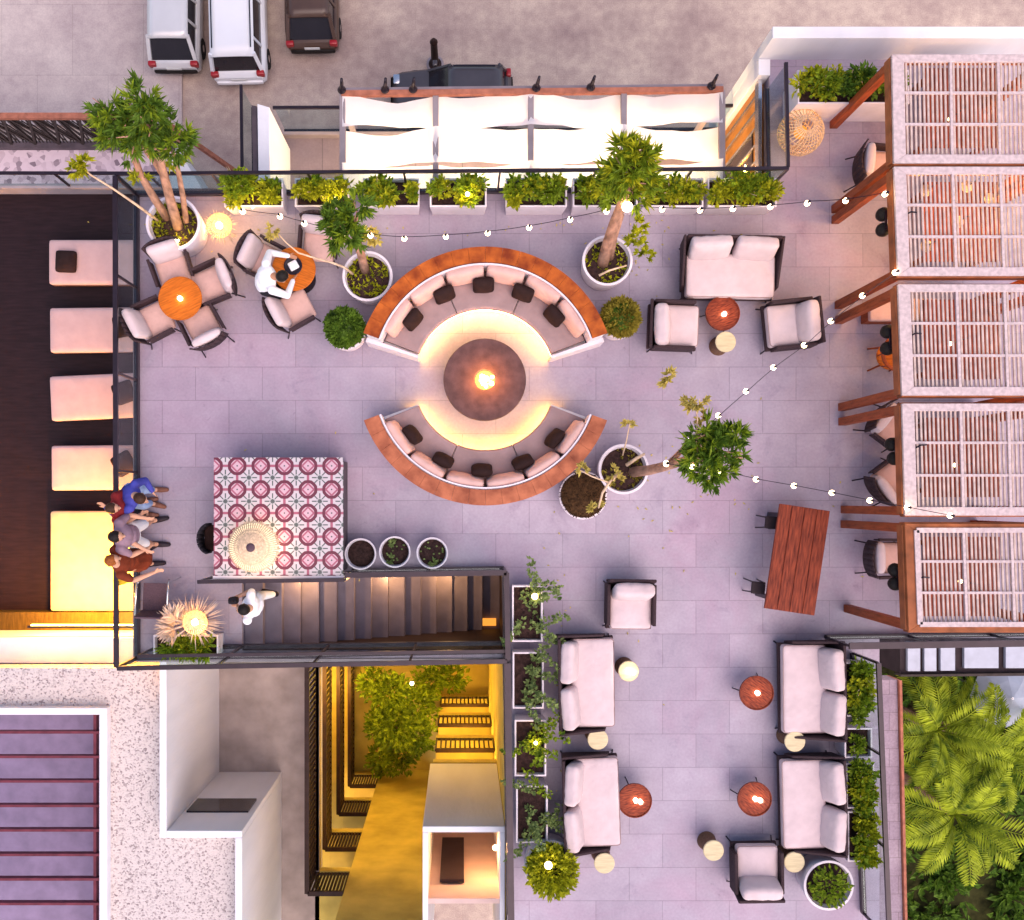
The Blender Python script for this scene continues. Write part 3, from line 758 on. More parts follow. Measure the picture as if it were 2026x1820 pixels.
# long wooden table and its two stools
q = P(1577, 1107, .75); q.z = 0
t = thing('wooden_table', 'long red-brown plank table standing askew near the pergolas', 'table', q, R(-8.5))
for k in range(4): MB().box((-.30 + .2 * k, 0, .735), (.194, 1.66, .05)).build('plank', 'wood_red', t, bev=.006)
for sy in (-1, 1):
    f = MB().box((0, sy * .66, .68), (.70, .07, .06)); f.bar((-.3, sy * .66, .68), (-.3, sy * .66, 0), .07, .07); f.bar((.3, sy * .66, .68), (.3, sy * .66, 0), .07, .07); f.build('trestle', 'black_metal', t)
stl = thing('bar_stool', 'x', 'stool')
MB().rbox((0, 0, .45), (.22, .20, .05), .015, n=4).build('seat', 'stair_wall', stl)
for sx in (-1, 1):
    for sy in (-1, 1): leg_tube((sx * .09, sy * .08, .44), (sx * .11, sy * .10, 0)).build('leg', 'black_metal', stl)
put(stl, 1526, 1034, .45, -5, 'small dark stool half under the north end of the long wooden table', 'dark stools at the long table')
put(stl, 1500, 1162, .45, -5, 'small dark stool half under the south end of the long wooden table', 'dark stools at the long table')

# ------------------------------------------------------------------ round fire pit and curved benches
fc = P(958, 757, 0)
fp = thing('fire_pit', 'round stone fire table burning in the middle of the curved benches', 'fire pit', fc)
MB().lathe([(.52, 0), (.60, .06), (.655, .30), (.665, .38), (.66, .40), (.17, .40), (.155, .385), (.15, .32)], n=64, cap1=True).build('table', 'fire_stone', fp, bev=.004)
MB().lathe([(.150, .326), (.10, .345), (.02, .35)], n=24, cap0=False).build('bowl', 'ember', fp)
for k in range(9):
    a = k * 2.4; rr = .03 + .075 * (k % 3) / 2; hgt = .10 + .13 * rng.random()
    x, y = rr * math.cos(a), rr * math.sin(a)
    MB().tube([(x, y, .34), (x * 1.15 + .01, y * 1.1, .34 + hgt * .4), (x * .8 + .02, y * .8 + .01, .34 + hgt * .8), (x * .7 + .035, y * .7, .34 + hgt)], [.022, .036, .02, .002], 8).build('flame', 'flame_core' if k % 2 else 'flame', fp, smooth=True)
point('fire_light', fp, (.02, 0, .60), 13, (1, .32, .06), .06)

def arc(mb, a0, a1, prof, n=48, caps=True):
    """sweep an (r, z) outline round the pit"""
    m = len(prof); vs, fs = [], []
    for i in range(n + 1):
        a = R(a0 + (a1 - a0) * i / n)
        for r_, z_ in prof: vs.append((r_ * math.cos(a), r_ * math.sin(a), z_))
    for i in range(n):
        for k in range(m):
            j = (k + 1) % m; fs.append((i * m + k, (i + 1) * m + k, (i + 1) * m + j, i * m + j))
    if caps: fs.append(tuple(range(m))); fs.append(tuple(n * m + k for k in range(m - 1, -1, -1)))
    return mb.add(vs, fs)
def bench(label, a0, a1, woodm, south):
    t = thing('curved_bench', label, 'bench', fc)
    arc(MB(), a0, a1, [(1.76, 0), (1.98, 0), (1.98, .80), (1.76, .80)]).build('back_wall', 'white_wall', t, bev=.006)
    seg = 18; st_ = (a1 - a0) / seg
    tb = MB()
    for k in range(seg): arc(tb, a0 + st_ * k + (.035 if k else 0), a0 + st_ * (k + 1) - (.035 if k < seg - 1 else 0), [(1.775, .802), (2.02, .802), (2.02, .86), (1.775, .86)], 10)
    tb.build('wooden_shelf', woodm, t, bev=.002)
    arc(MB(), a0, a1, [(1.735, .42), (1.759, .42), (1.759, .875), (1.735, .875)]).build('rim', 'pot_white', t)
    arc(MB(), a0, a1, [(1.30, 0), (1.759, 0), (1.759, .30), (1.30, .30)]).build('plinth', 'dark_stone', t)
    arc(MB(), a0, a1, [(1.14, .301), (1.734, .301), (1.734, .34), (1.14, .34)]).build('seat_slab', 'white_wall', t)
    arc(MB(), a0 + 1, a1 - 1, [(1.165, .10), (1.195, .10), (1.195, .135), (1.165, .135)], 40).build('light_strip', 'led_strip', t)
    for k in range(3):
        s3 = (a1 - a0 - 3) / 3
        arc(MB(), a0 + 1.5 + s3 * k + .25, a0 + 1.5 + s3 * (k + 1) - .25, [(1.15, .345), (1.13, .37), (1.13, .42), (1.16, .455), (1.70, .455), (1.725, .43), (1.725, .345)], 24).build('seat_cushion', 'bench_fabric', t, smooth=False, bev=.012)
    for e, sg in ((a0, -1), (a1, 1)):
        if not south: arc(MB(), e, e + sg * 2.2, [(1.12, 0), (2.0, 0), (2.0, .50), (1.12, .50)], 3).build('end_wall', 'pot_white', t, bev=.006)
    for k in range(6):
        a = a0 + 4 + (a1 - a0 - 8) * (k + .5) / 6
        d = Vector((math.cos(R(a)), math.sin(R(a)), 0))
        Mx = Matrix.Rotation(R(a), 3, 'Z') @ rc(R(14))
        MB().rbox(d * 1.645 + Vector((0, 0, .66)), (.14, .60, .40), .06, Mx=Mx, puff=.02, wr=.004).build('back_cushion', 'bench_cushion', t, smooth=True)
    return t
bench('curved bench with glossy dark orange shelf, north of the fire pit', 19.5, 160.5, 'wood_ring', False)
bench('curved bench with paler worn wooden shelf, south of the fire pit', -160, -20, 'wood_ring_worn', True)
pl = thing('scatter_pillow', 'x', 'pillow')
MB().rbox((0, 0, 0), (.10, .34, .30), .05, puff=.05, wr=.006).build('pillow', 'dark_fabric', pl, smooth=True)
plu = False
for a in (141, 116, 91, 66, 42):
    d = Vector((math.cos(R(a)), math.sin(R(a)), 0))
    lab = {141: 'dark pillow at the west end of the north bench', 116: 'dark pillow on the north bench, second from its west end', 91: 'dark pillow in the middle of the north bench', 66: 'dark pillow on the north bench, second from its east end', 42: 'dark pillow at the east end of the north bench'}[a]
    o = dup(pl, plu, fc + d * 1.47 + Vector((0, 0, .62)), 0, lab, 'dark pillows on the curved benches'); plu = True
    o.rotation_euler = (0, R(28), R(a + rng.uniform(-4, 4)))
for a in (-142, -117, -92, -66, -41):
    d = Vector((math.cos(R(a)), math.sin(R(a)), 0))
    lab = {-142: 'dark pillow at the west end of the south bench', -117: 'dark pillow on the south bench, second from its west end', -92: 'dark pillow in the middle of the south bench', -66: 'dark pillow on the south bench, second from its east end', -41: 'dark pillow at the east end of the south bench'}[a]
    o = dup(pl, True, fc + d * 1.46 + Vector((0, 0, .62)), 0, lab, 'dark pillows on the curved benches')
    o.rotation_euler = (0, R(24), R(a + rng.uniform(-4, 4)))

# ------------------------------------------------------------------ tiled kiosk
q = P(551, 1022, 1.0)
ki = thing('tiled_kiosk', 'waist-high kiosk topped with magenta and white patterned tiles', 'kiosk', (q.x, q.y, 0))
a_, b_ = P(423, 905, 1.0), P(679, 1139, 1.0)
wd, dp = b_.x - a_.x, a_.y - b_.y
MB().box((0, 0, .985), (wd, dp, .03)).build('tiled_top', 'patterned_tile', ki)
MB().box((0, 0, .485), (wd - .10, dp - .08, .969)).build('body', 'dark_stone', ki)
MB().box((0, -dp / 2 - .025, .98), (wd + .03, .048, .06)).build('edge_strip', 'pot_white', ki, bev=.006)
q = P(410, 1065, .7)
kc = thing('bar_chair', 'black tub chair pushed against the tiled kiosk', 'chair', (q.x, q.y, 0), 0)
MB().rbox((.10, 0, .55), (.36, .42, .08), .03).build('seat', 'dark_fabric', kc, smooth=True)
sh = MB()
for k in range(8):
    a, a2 = R(-70 + 17.5 * k), R(-70 + 17.5 * (k + 1)); f = lambda a, z: (.10 - .20 * math.cos(a), .23 * math.sin(a), z)
    sh.quad(f(a, .5), f(a2, .5), f(a2, .86), f(a, .86))
o = sh.build('shell', 'cloth_black', kc, smooth=True); m = o.modifiers.new('thickness', 'SOLIDIFY'); m.thickness = .03
for sx in (-1, 1):
    for sy in (-1, 1): leg_tube((.1 + sx * .13, sy * .15, .52), (.1 + sx * .17, sy * .19, 0)).build('leg', 'black_metal', kc)

# empty metal chair at the south-west corner
q = P(307, 1182, .45)
mc = thing('metal_armchair', 'empty grey mesh armchair beside the person in the rust dress', 'chair', (q.x, q.y, 0), R(88))
MB().rbox((0, 0, .43), (.46, .40, .03), .01, n=4).build('seat', 'chair_mesh', mc)
MB().box((-.25, 0, .64), (.03, .42, .40), Mx=rc(R(-10))).build('backrest', 'chair_mesh', mc, bev=.008)
for sy in (-1, 1):
    a = MB().tube([(-.28, sy * .25, .64), (.26, sy * .25, .62), (.30, sy * .25, .56)], .016); a.build('arm', 'chrome', mc, smooth=True)
    for sx in (-1, 1): leg_tube((sx * .24, sy * .24, .60 if sx > 0 else .44), (sx * .30, sy * .27, 0)).build('leg', 'chrome', mc)

# ------------------------------------------------------------------ sunbeds on the lower deck
def make_bed(L=2.0, Wd=.83):
    t = thing('sunbed', 'x', 'sunbed')
    MB().rbox((0, 0, .34), (L, Wd, .14), .05, puff=.012, n=10).build('mattress', 'bed_fabric', t, smooth=True)
    MB().box((0, 0, .22), (L - .03, Wd - .02, .09)).build('frame', 'wood_fascia', t, bev=.01)
    for sx in (-1, 1):
        for sy in (-1, 1): MB().box((sx * (L / 2 - .12), sy * (Wd / 2 - .08), .09), (.07, .07, .175)).build('leg', 'wood_fascia', t)
    return t
bed = make_bed(); bu = False
ZD = -2.4
tp = thing('throw_pillow', 'x', 'pillow'); MB().rbox((0, 0, 0), (.38, .40, .12), .05, puff=.05, wr=.005).build('pillow', 'dark_fabric', tp, smooth=True); tpu = False
for k, (px0, py, d, l) in enumerate(((96, 518, 0, 'pale sunbed with a dark square pillow on it'), (98, 652, .6, 'pale empty sunbed next to the one with the square pillow'),
                                  (99, 784, 2.6, 'pale sunbed turned slightly askew'), (101, 925, .5, 'pale sunbed beside the brightly lit daybed'))):
    c = P(px0, py, ZD + .4) + Vector((1.0, 0, 0)); c.z = ZD
    dup(bed, bu, c, R(d), l, 'pale sunbeds on the dark deck'); bu = True
    if k:
        c2 = P(243, py - 8, ZD + .55); c2.z = ZD + .50
        dup(tp, tpu, c2, R(10 * k), 'dark pillow at the head of %s' % ('the empty sunbed', 'the askew sunbed', 'the sunbed beside the daybed')[k - 1], 'dark pillows on the sunbeds'); tpu = True
c2 = P(130, 517, ZD + .5); c2.z = ZD + .48
dup(tp, tpu, c2, R(-2), 'dark square pillow on the first sunbed', 'dark pillows on the sunbeds')
db = make_bed(2.0, 1.86); db.name = 'daybed'; DBN = [o for o in C.objects if o.parent == db and o.name.startswith('mattress')]; DBN[0].data.materials[0] = M['daybed_lamp_tint']; db['label'] = 'wide golden daybed glowing in yellow lamplight'; db['category'] = 'daybed'
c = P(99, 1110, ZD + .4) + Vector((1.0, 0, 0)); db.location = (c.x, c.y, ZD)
wl = thing('wall_lamp', 'warm strip lamp on the parapet above the daybed', 'lamp', pz(150, 1260, -1.15))
MB().box((0, .02, 0), (2.6, .04, .07)).build('housing', 'black_metal', wl)
MB().box((0, .045, -.02), (2.5, .02, .05)).build('diffuser', 'led_strip', wl)
for x in (-.7, .1, .9): point('wall_lamp_glow', wl, (x, .55, .05), 190, (1, .42, .05), .08)
# ================================================================== PLANTS
def pot_mesh(t, r, h, m='pot_white', flare=.80):
    MB().lathe([(r * flare, 0), (r * (flare + .06), .03), (r * .96, h * .6), (r, h - .02), (r, h), (r * .90, h), (r * .88, h - .06), (r * .80, h - .16)], n=48, cap1=True).build('pot', m, t, smooth=False, bev=.006)
    MB().lathe([(r * .86, h - .11), (r * .5, h - .075), (r * .1, h - .07)], n=28, cap0=False).build('soil', 'soil', t)
def potted(name, label, px, py, r, h, group, m='pot_white'):
    q = P(px, py, h); t = thing(name, label, 'plant', (q.x, q.y, 0), 0, group); pot_mesh(t, r, h, m); return t
GP = 'potted trees on the terrace'
ENDS = {}
def branch(t, nm, pts, r0, r1, m='bark'):
    """pts: world points relative to the thing"""
    n = len(pts); ENDS.setdefault(t.name, []).append(Vector(pts[-1])); return MB(t.location).tube(pts, [r0 + (r1 - r0) * i / (n - 1) for i in range(n)], 8).build(nm, m, t, smooth=True)
def under(t, r, h, n, m, top=.08):
    b = MB()
    for _ in range(n):
        a, q = rng.uniform(0, 6.28), r * .8 * math.sqrt(rng.random())
        p = Vector((q * math.cos(a), q * math.sin(a), h - .07))
        for _ in range(5): b.leaf(p, (rng.uniform(-1, 1), rng.uniform(-1, 1), rng.uniform(.2, .9)), rng.uniform(.08, .17), .045)
    return b.build('underplanting', m, t)
def crown(t, m, specs, L=.17, W=.035, nl=13):
    b = MB(t.location)
    b2 = MB(t.location); alt = {'leaf_dark': 'leaf_mid', 'leaf_mid': 'leaf_lime'}.get(m)
    for px, py, z, rr, nt_ in specs:
        k = int(nt_ * .32) if alt else 0
        b.tufts(P(px, py, z), (rr, rr, rr * .8), nt_ - k, nl, L, W)
        if k: b2.tufts(P(px, py, z) + Vector((0, 0, .05)), (rr * 1.08, rr * 1.08, rr * .8), k, nl - 2, L * 1.1, W * .8)
    fb = MB(t.location)
    for px, py, z, rr, nt_ in specs:
        if nt_ < 12: continue
        q = P(px, py, z); e = min(ENDS.get(t.name, [q]), key=lambda v: (v - q).length)
        for _ in range(3):
            g = q + Vector((rng.uniform(-1, 1), rng.uniform(-1, 1), rng.uniform(-.2, 1))) * rr * .8
            mid = e.lerp(g, .5) + Vector((rng.uniform(-.06, .06), rng.uniform(-.06, .06), .04)); fb.tube([e - Vector((0, 0, .03)), mid, g], [.022, .014, .006], 6)
    if fb.v: fb.build('fine_branches', 'bark', t, smooth=True)
    if alt: b2.build('light_leaves', alt, t)
    return b.build('crown', m, t)

# A: the big three-trunk tree in the north-west
t = potted('potted_tree', 'biggest potted tree, three pale trunks and dark crowns over the railing', 342, 441, .43, .72, GP, 'pot_cool')
base = lambda x, y: P(x, y, .66)
branch(t, 'trunk', [base(352, 448), P(338, 400, 1.3), P(325, 350, 1.9), P(314, 305, 2.5), P(304, 262, 2.9)], .085, .045)
branch(t, 'trunk', [base(330, 430), P(305, 392, 1.2), P(278, 345, 1.8), P(262, 300, 2.4), P(252, 268, 2.8)], .07, .04)
branch(t, 'trunk', [base(368, 438), P(362, 390, 1.2), P(352, 335, 1.8), P(342, 300, 2.3)], .05, .03)
branch(t, 'branch', [P(325, 350, 1.9), P(305, 318, 2.2), P(290, 300, 2.5), P(280, 280, 2.8)], .05, .03)
branch(t, 'branch', [P(314, 305, 2.5), P(330, 288, 2.7), P(342, 272, 2.9)], .04, .025)
branch(t, 'twig', [base(312, 436), P(270, 405, 1.3), P(225, 374, 1.6), P(178, 345, 1.9), P(158, 325, 2.0)], .022, .010, 'twig')
branch(t, 'twig', [P(278, 345, 1.8), P(262, 340, 1.9), P(250, 332, 2.0)], .025, .015, 'twig')
crown(t, 'leaf_dark', [(281, 196, 3.5, .24, 22), (292, 225, 3.3, .26, 26), (270, 250, 3.1, .34, 36), (236, 245, 3.1, .26, 24), (212, 225, 3.2, .20, 14), (262, 285, 2.9, .26, 22), (300, 262, 3.0, .24, 20), (343, 275, 3.0, .27, 26), (355, 290, 2.9, .20, 14), (222, 262, 3.0, .2, 12)])
crown(t, 'leaf_lime', [(160, 322, 2.05, .16, 9), (148, 335, 2.0, .12, 6), (314, 262, 2.8, .12, 6), (332, 318, 2.1, .12, 5), (350, 325, 2.0, .12, 5), (275, 352, 1.9, .12, 5)], L=.13).name = 'young_leaves'
under(t, .40, .66, 60, 'leaf_lime')
def spike(parent, p, e, col=(1, .68, .22), r=.035, m='bulb', hood=True):
    s = MB(parent.location).ell(p, (r, r, r), n=10, m=7).build('garden_light', m, parent, smooth=True)
    if e: point('garden_light_glow', s, Vector(p) - parent.location, e, col, .05)
spike(t, P(350, 475, .78), 9)
# B: mid-left
t = potted('potted_tree', 'potted tree with a pale bare twig reaching over the orange table', 727, 546, .40, .62, GP)
branch(t, 'trunk', [P(722, 535, .55), P(715, 505, 1.2), P(708, 478, 1.7), P(700, 455, 2.1)], .075, .05)
branch(t, 'branch', [P(708, 478, 1.7), P(724, 468, 1.9), P(735, 460, 2.0)], .035, .02)
branch(t, 'branch', [P(715, 505, 1.2), P(704, 488, 1.6), P(688, 470, 1.9)], .04, .025)
branch(t, 'twig', [P(698, 542, .6), P(680, 528, .8), P(655, 519, 1.0), P(625, 511, 1.2), P(590, 500, 1.4), P(566, 480, 1.5), P(552, 464, 1.6)], .022, .008, 'twig')
crown(t, 'leaf_dark', [(662, 440, 2.3, .22, 20), (690, 425, 2.4, .22, 22), (712, 410, 2.5, .17, 12), (668, 465, 2.2, .22, 18), (692, 452, 2.3, .2, 16), (700, 472, 2.0, .14, 8)])
crown(t, 'leaf_dry', [(540, 462, 1.6, .10, 6), (730, 462, 1.9, .14, 9), (718, 470, 1.8, .1, 5), (745, 470, 1.7, .1, 4)], L=.10).name = 'dry_leaves'
under(t, .37, .56, 60, 'leaf_lime')
spike(t, P(715, 462, 1.9), 3, r=.025)
# C: north middle with the bright lamp
t = potted('potted_tree', 'potted tree with a glaring warm lamp under its crown', 1202, 515, .40, .66, GP)
branch(t, 'trunk', [P(1193, 520, .6), P(1203, 480, 1.2), P(1216, 440, 1.8), P(1232, 400, 2.3), P(1242, 365, 2.7)], .095, .07)
branch(t, 'trunk', [P(1208, 510, .6), P(1216, 470, 1.2), P(1230, 425, 1.8)], .05, .04)
branch(t, 'twig', [P(1185, 545, .7), P(1205, 535, .75), P(1240, 525, .8)], .02, .012, 'twig')
crown(t, 'leaf_mid', [(1228, 295, 3.2, .18, 16), (1265, 300, 3.2, .20, 18), (1245, 335, 3.1, .30, 40), (1215, 350, 2.9, .22, 18), (1275, 345, 2.9, .20, 16), (1240, 375, 2.7, .30, 34), (1205, 375, 2.7, .16, 10), (1285, 310, 3.1, .14, 9)], L=.18)
crown(t, 'leaf_lime', [(1262, 445, 1.7, .14, 9), (1258, 470, 1.3, .12, 7), (1280, 490, .9, .14, 7), (1275, 505, .8, .12, 5), (1250, 480, 1.0, .1, 5)], L=.10).name = 'dry_leaves'
under(t, .37, .6, 34, 'leaf_lime')
spike(t, P(1241, 409, 2.45), 65, (1, .60, .2), .075)
# D: east of the benches
t = potted('potted_tree', 'potted tree leaning toward the pergolas, dark crown over the open floor', 1234, 928, .40, .62, GP)
branch(t, 'trunk', [P(1252, 934, .55), P(1285, 930, 1.0), P(1318, 922, 1.6), P(1352, 912, 2.2), P(1385, 905, 2.6)], .085, .06)
branch(t, 'branch', [P(1318, 922, 1.6), P(1350, 890, 2.1), P(1378, 870, 2.5)], .045, .03)
branch(t, 'twig', [P(1232, 900, .8), P(1240, 870, 1.2), P(1246, 838, 1.6)], .014, .007, 'twig')
branch(t, 'twig', [P(1225, 935, .8), P(1205, 955, 1.0), P(1192, 975, 1.1), P(1184, 1005, 1.0)], .028, .014, 'twig')
branch(t, 'twig', [P(1205, 955, 1.0), P(1170, 942, 1.1), P(1148, 930, 1.2)], .014, .008, 'twig')
branch(t, 'twig', [P(1240, 920, .7), P(1262, 905, .9), P(1275, 898, 1.0)], .03, .02, 'twig')
branch(t, 'twig', [P(1378, 870, 2.5), P(1380, 830, 2.7), P(1376, 800, 2.8)], .014, .006, 'twig')
crown(t, 'leaf_dark', [(1395, 868, 2.7, .27, 30), (1425, 880, 2.7, .27, 30), (1390, 905, 2.6, .28, 32), (1415, 925, 2.6, .26, 26), (1452, 862, 2.7, .16, 12), (1455, 895, 2.6, .18, 12), (1365, 910, 2.4, .18, 12), (1400, 940, 2.5, .16, 10), (1425, 850, 2.7, .15, 8)])
crown(t, 'leaf_dry', [(1322, 742, 2.6, .10, 6), (1322, 755, 2.6, .07, 3), (1378, 795, 2.8, .15, 9), (1362, 802, 2.7, .1, 5), (1388, 826, 2.6, .08, 4), (1245, 838, 1.6, .10, 5), (1180, 1005, 1.0, .10, 6), (1150, 928, 1.2, .1, 6), (1215, 945, .9, .16, 10)], L=.10).name = 'dry_leaves'
under(t, .37, .56, 30, 'leaf_olive')
spike(t, P(1410, 930, 2.6), 2, r=.022)
GB = 'clipped shrubs in round pots'
def ball(label, px, py, r, h, br, m, mode='leaf', up=.24):
    t = potted('potted_shrub', label, px, py, r, h, GB)
    if mode == 'leaf':
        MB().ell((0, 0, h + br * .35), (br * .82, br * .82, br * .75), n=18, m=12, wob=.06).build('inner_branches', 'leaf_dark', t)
        MB().cloud((0, 0, h + br * .35), (br, br, br * .9), 1500, .075, .04, shell=.8).build('crown', m, t)
    else:
        MB().ell((0, 0, h), (br, br, br * .5), n=30, m=16, wob=.03).build('crown', m, t)
        MB().cloud((0, 0, h), (br * .98, br * .98, br * .52), 700, .05, .02, shell=.93).build('twigs', 'ball_brown', t)
    return t
ball('dark green round shrub in a white pot at the bench end', 683, 650, .335, .52, .29, 'leaf_dark')
ball('olive yellow round shrub in a white pot at the bench end', 1226, 630, .315, .52, .285, 'leaf_olive')
ball('dark brown dome shrub squeezed behind the south bench', 1154, 980, .385, .52, .36, 'ball_brown', 'dome')
GR = 'three round white pots by the stairs'
for px, py, k, l in ((713, 1096, 0, 'round white pot of bare soil next to the kiosk'), (781, 1092, 2, 'middle round white pot with two green tufts'), (855, 1094, 1, 'round white pot with one small tuft at its edge')):
    t = potted('round_pot', l, px, py, .255, .42, GR)
    b = MB()
    for i in range(k):
        a = (1.9, 4.2)[i] if k == 2 else -1.6
        b.tufts((.14 * math.cos(a), .14 * math.sin(a), .36), (.04, .04, .03), 4, 10, .08, .035)
    for _ in range(14):
        a, q = rng.uniform(0, 6.28), .19 * math.sqrt(rng.random()); b.ell((q * math.cos(a), q * math.sin(a), .352), (.018, .015, .012), n=6, m=4)
    b.build('sprouts', 'leaf_sage' if k else 'soil', t)
t = potted('potted_shrub', 'brightly lit yellow shrub in the white pot at the south end', 1090, 1716, .43, .55, GB)
MB().cloud((0, 0, .70), (.40, .40, .26), 1500, .09, .05, shell=.5).build('crown', 'leaf_lime', t)
spike(t, P(1085, 1712, .98), 16, (1, .68, .16), .06)
t = potted('round_pot', 'big white pot in the south-east corner', 1640, 1752, .40, .55, None)
MB().cloud((0, 0, .6), (.3, .3, .15), 300, .09, .05).build('crown', 'leaf_mid', t)

# rectangular planters
def trough(label, px0, py0, px1, py1, h, m='pot_white', group=None, taper=.03, zb=0.0):
    a, b_ = P(px0, py0, h), P(px1, py1, h); c = ((a.x + b_.x) / 2, (a.y + b_.y) / 2, zb)
    t = thing('planter_box', label, 'planter', c, 0, group)
    hx, hy = abs(a.x - b_.x) / 2, abs(a.y - b_.y) / 2; w_ = .028
    r = lambda x, y, z: [(-x, -y, z), (x, -y, z), (x, y, z), (-x, y, z)]
    vs = r(hx - taper, hy - taper, 0) + r(hx, hy, h) + r(hx - w_, hy - w_, h) + r(hx - w_ - taper, hy - w_ - taper, .1)
    fs = [(3, 2, 1, 0)] + [(k * 4 + i, k * 4 + (i + 1) % 4, k * 4 + 4 + (i + 1) % 4, k * 4 + 4 + i) for k in range(3) for i in range(4)] + [(12, 13, 14, 15)]
    MB().add(vs, fs).build('box', m, t, bev=.006)
    MB().box((0, 0, h - .12), (2 * hx - .08, 2 * hy - .08, .06)).build('soil', 'soil', t)
    t['hx'], t['hy'], t['hh'] = hx, hy, h
    return t
def bushes(t, m, specs, n=420, L=.085, W=.05):
    """specs: (fraction along x, fraction along y, radius, height)"""
    b, b2, tw = MB(), MB(), MB()
    for fx, fy, r, hz in specs:
        c = Vector((fx * t['hx'], fy * t['hy'], t['hh'] + hz)); k = int(n * (r / .25) ** 1.5)
        for _ in range(5):      # each bush is a handful of sprays with gaps between them
            d = Vector((rng.gauss(0, 1), rng.gauss(0, 1), abs(rng.gauss(0, 1)))).normalized(); q = c + Vector((d.x * r, d.y * r, d.z * r * .8)) * rng.uniform(.45, .8); rr = r * rng.uniform(.38, .62)
            (b if rng.random() < .6 else b2).cloud(q, (rr, rr, rr * .8), int(k * .17), L * rng.uniform(.7, 1.3), W * rng.uniform(.7, 1.2), shell=.2)
        b.cloud(c, (r * .8, r * .8, r * .6), int(k * .25), L, W, shell=.3)
        for _ in range(3): tw.tube([c - Vector((0, 0, r * .7)), c + Vector((rng.uniform(-1, 1), rng.uniform(-1, 1), rng.uniform(.4, 1))) * r * .95], [.010, .004], 5)
    tw.build('stems', 'twig', t)
    if b2.v: b2.build('light_foliage', {'leaf_mid': 'leaf_lime', 'leaf_lime': 'leaf_mid', 'leaf_dark': 'leaf_mid'}[m], t)
    return b.build('foliage', m, t)
GN = 'white planters along the north railing'
NP = [(443, 560, 'leaf_lime', [(-.45, .25, .27, .10), (-.15, .1, .24, .1), (.55, -.1, .20, .02), (-.6, -.35, .18, .02)], 'planter with two shrubs beside the small rattan lamp'),
      (583, 690, 'leaf_lime', [(-.5, .1, .19, .04), (-.1, .2, .19, .06), (.3, .0, .17, .05), (.65, .1, .16, .04)], 'planter with a low yellow-green row and a small spotlight, above the dining chair'),
      (718, 830, 'leaf_mid', [(-.55, .0, .24, .08), (-.2, -.1, .24, .08), (.7, .1, .15, .05)], 'planter with one rounded shrub and one thin shrub beside the small tree'),
      (850, 963, 'leaf_lime', [(-.6, .15, .18, .05), (.1, .0, .20, .06), (.5, .15, .22, .08), (.3, -.3, .16, .0)], 'planter glowing yellow from a spotlight inside it'),
      (1000, 1122, 'leaf_mid', [(-.65, .1, .20, .07), (-.2, .2, .22, .08), (.25, .0, .20, .06), (.65, .0, .20, .05)], 'planter full of green bushes north of the curved bench'),
      (1133, 1262, 'leaf_mid', [(-.6, .05, .22, .06), (-.2, .1, .22, .06), (.3, .1, .2, .05)], 'planter half hidden behind the tree with the glaring lamp'),
      (1272, 1392, 'leaf_lime', [(-.6, .0, .20, .06), (-.1, .1, .22, .08), (.35, -.05, .18, .04), (.7, .0, .17, .03)], 'planter just east of the tree with the glaring lamp'),
      (1400, 1537, 'leaf_lime', [(-.6, -.05, .20, .06), (-.1, .3, .24, .12), (.3, .4, .22, .12), (.25, -.1, .22, .06), (.7, .0, .22, .06)], 'planter with the tallest yellow shrubs at the railing corner')]
for k, (x0, x1, m, sp, l) in enumerate(NP):
    t = trough(l, x0, 352, x1, 409, .55, group=GN); bushes(t, m, sp)
    if k in (1, 3): spike(t, P((664, 0, 0, 0)[0] if k == 1 else 925, 394 if k == 1 else 384, .80), 9 if k == 3 else 6, (1, .72, .22), .035)
    if k == 7: spike(t, P(1450, 372, .60), 7, (1, .75, .2), .02)
    if k == 0: spike(t, P(500, 410, .75), 4, (1, .75, .2), .02)
GW = 'white planters along the atrium railing'
for k, (x0, y0, x1, y1, l) in enumerate(((1013, 1158, 1074, 1270, 'planter lit orange inside at the head of the stairs'), (1014, 1290, 1076, 1402, 'planter with grey-green vine beside the first sofa'),
                                  (1018, 1424, 1081, 1536, 'planter with yellowish vine between the two atrium side sofas'), (1021, 1554, 1084, 1668, 'planter with a single pale green clump beside the second sofa'))):
    t = trough(l, x0, y0, x1, y1, .55, group=GW)
    b = MB()
    for _ in range(7):
        p = Vector((rng.uniform(-.6, .7) * t['hx'], rng.uniform(-.85, .85) * t['hy'], .48)); d = Vector((rng.uniform(-.3, .9), rng.uniform(-.8, .8), .8))
        for i in range(11):
            d = (d + Vector((rng.uniform(-.3, .35), rng.uniform(-.35, .35), rng.uniform(-.30, .10)))).normalized(); p = p + d * .055
            b.cloud(p, (.05, .05, .05), 7, .07, .05)
    b.build('vine', ('leaf_sage', 'leaf_sage', 'leaf_mid', 'leaf_sage')[k], t)
    if k in (0, 2): spike(t, P(1058, 1180, .68) if k == 0 else P(1060, 1470, .72), 7 if k == 0 else 3, (1, .55, .12), .05 if k == 0 else .03)
GE = 'white planters behind the palm side sofas'
for k, (y0, y1, l) in enumerate(((1310, 1418, 'planter of dense green plants behind the north-east sofa'), (1440, 1500, 'small planter with a sparse plant between the palm side sofas'), (1510, 1600, 'planter of bright green plants behind the south-east sofa'), (1605, 1705, 'planter of yellow-green plants at the south-east corner'))):
    t = trough(l, 1668 + k * 3, y0, 1722 + k * 4, y1, .50, group=GE)
    if k == 1: bushes(t, 'leaf_mid', [(-.2, .0, .15, .03)], n=260)
    else: bushes(t, ('leaf_mid', 0, 'leaf_mid', 'leaf_lime')[k], [(.1, -.7, .2, .06), (.0, -.2, .2, .08), (.1, .25, .2, .08), (.1, .7, .2, .06)])
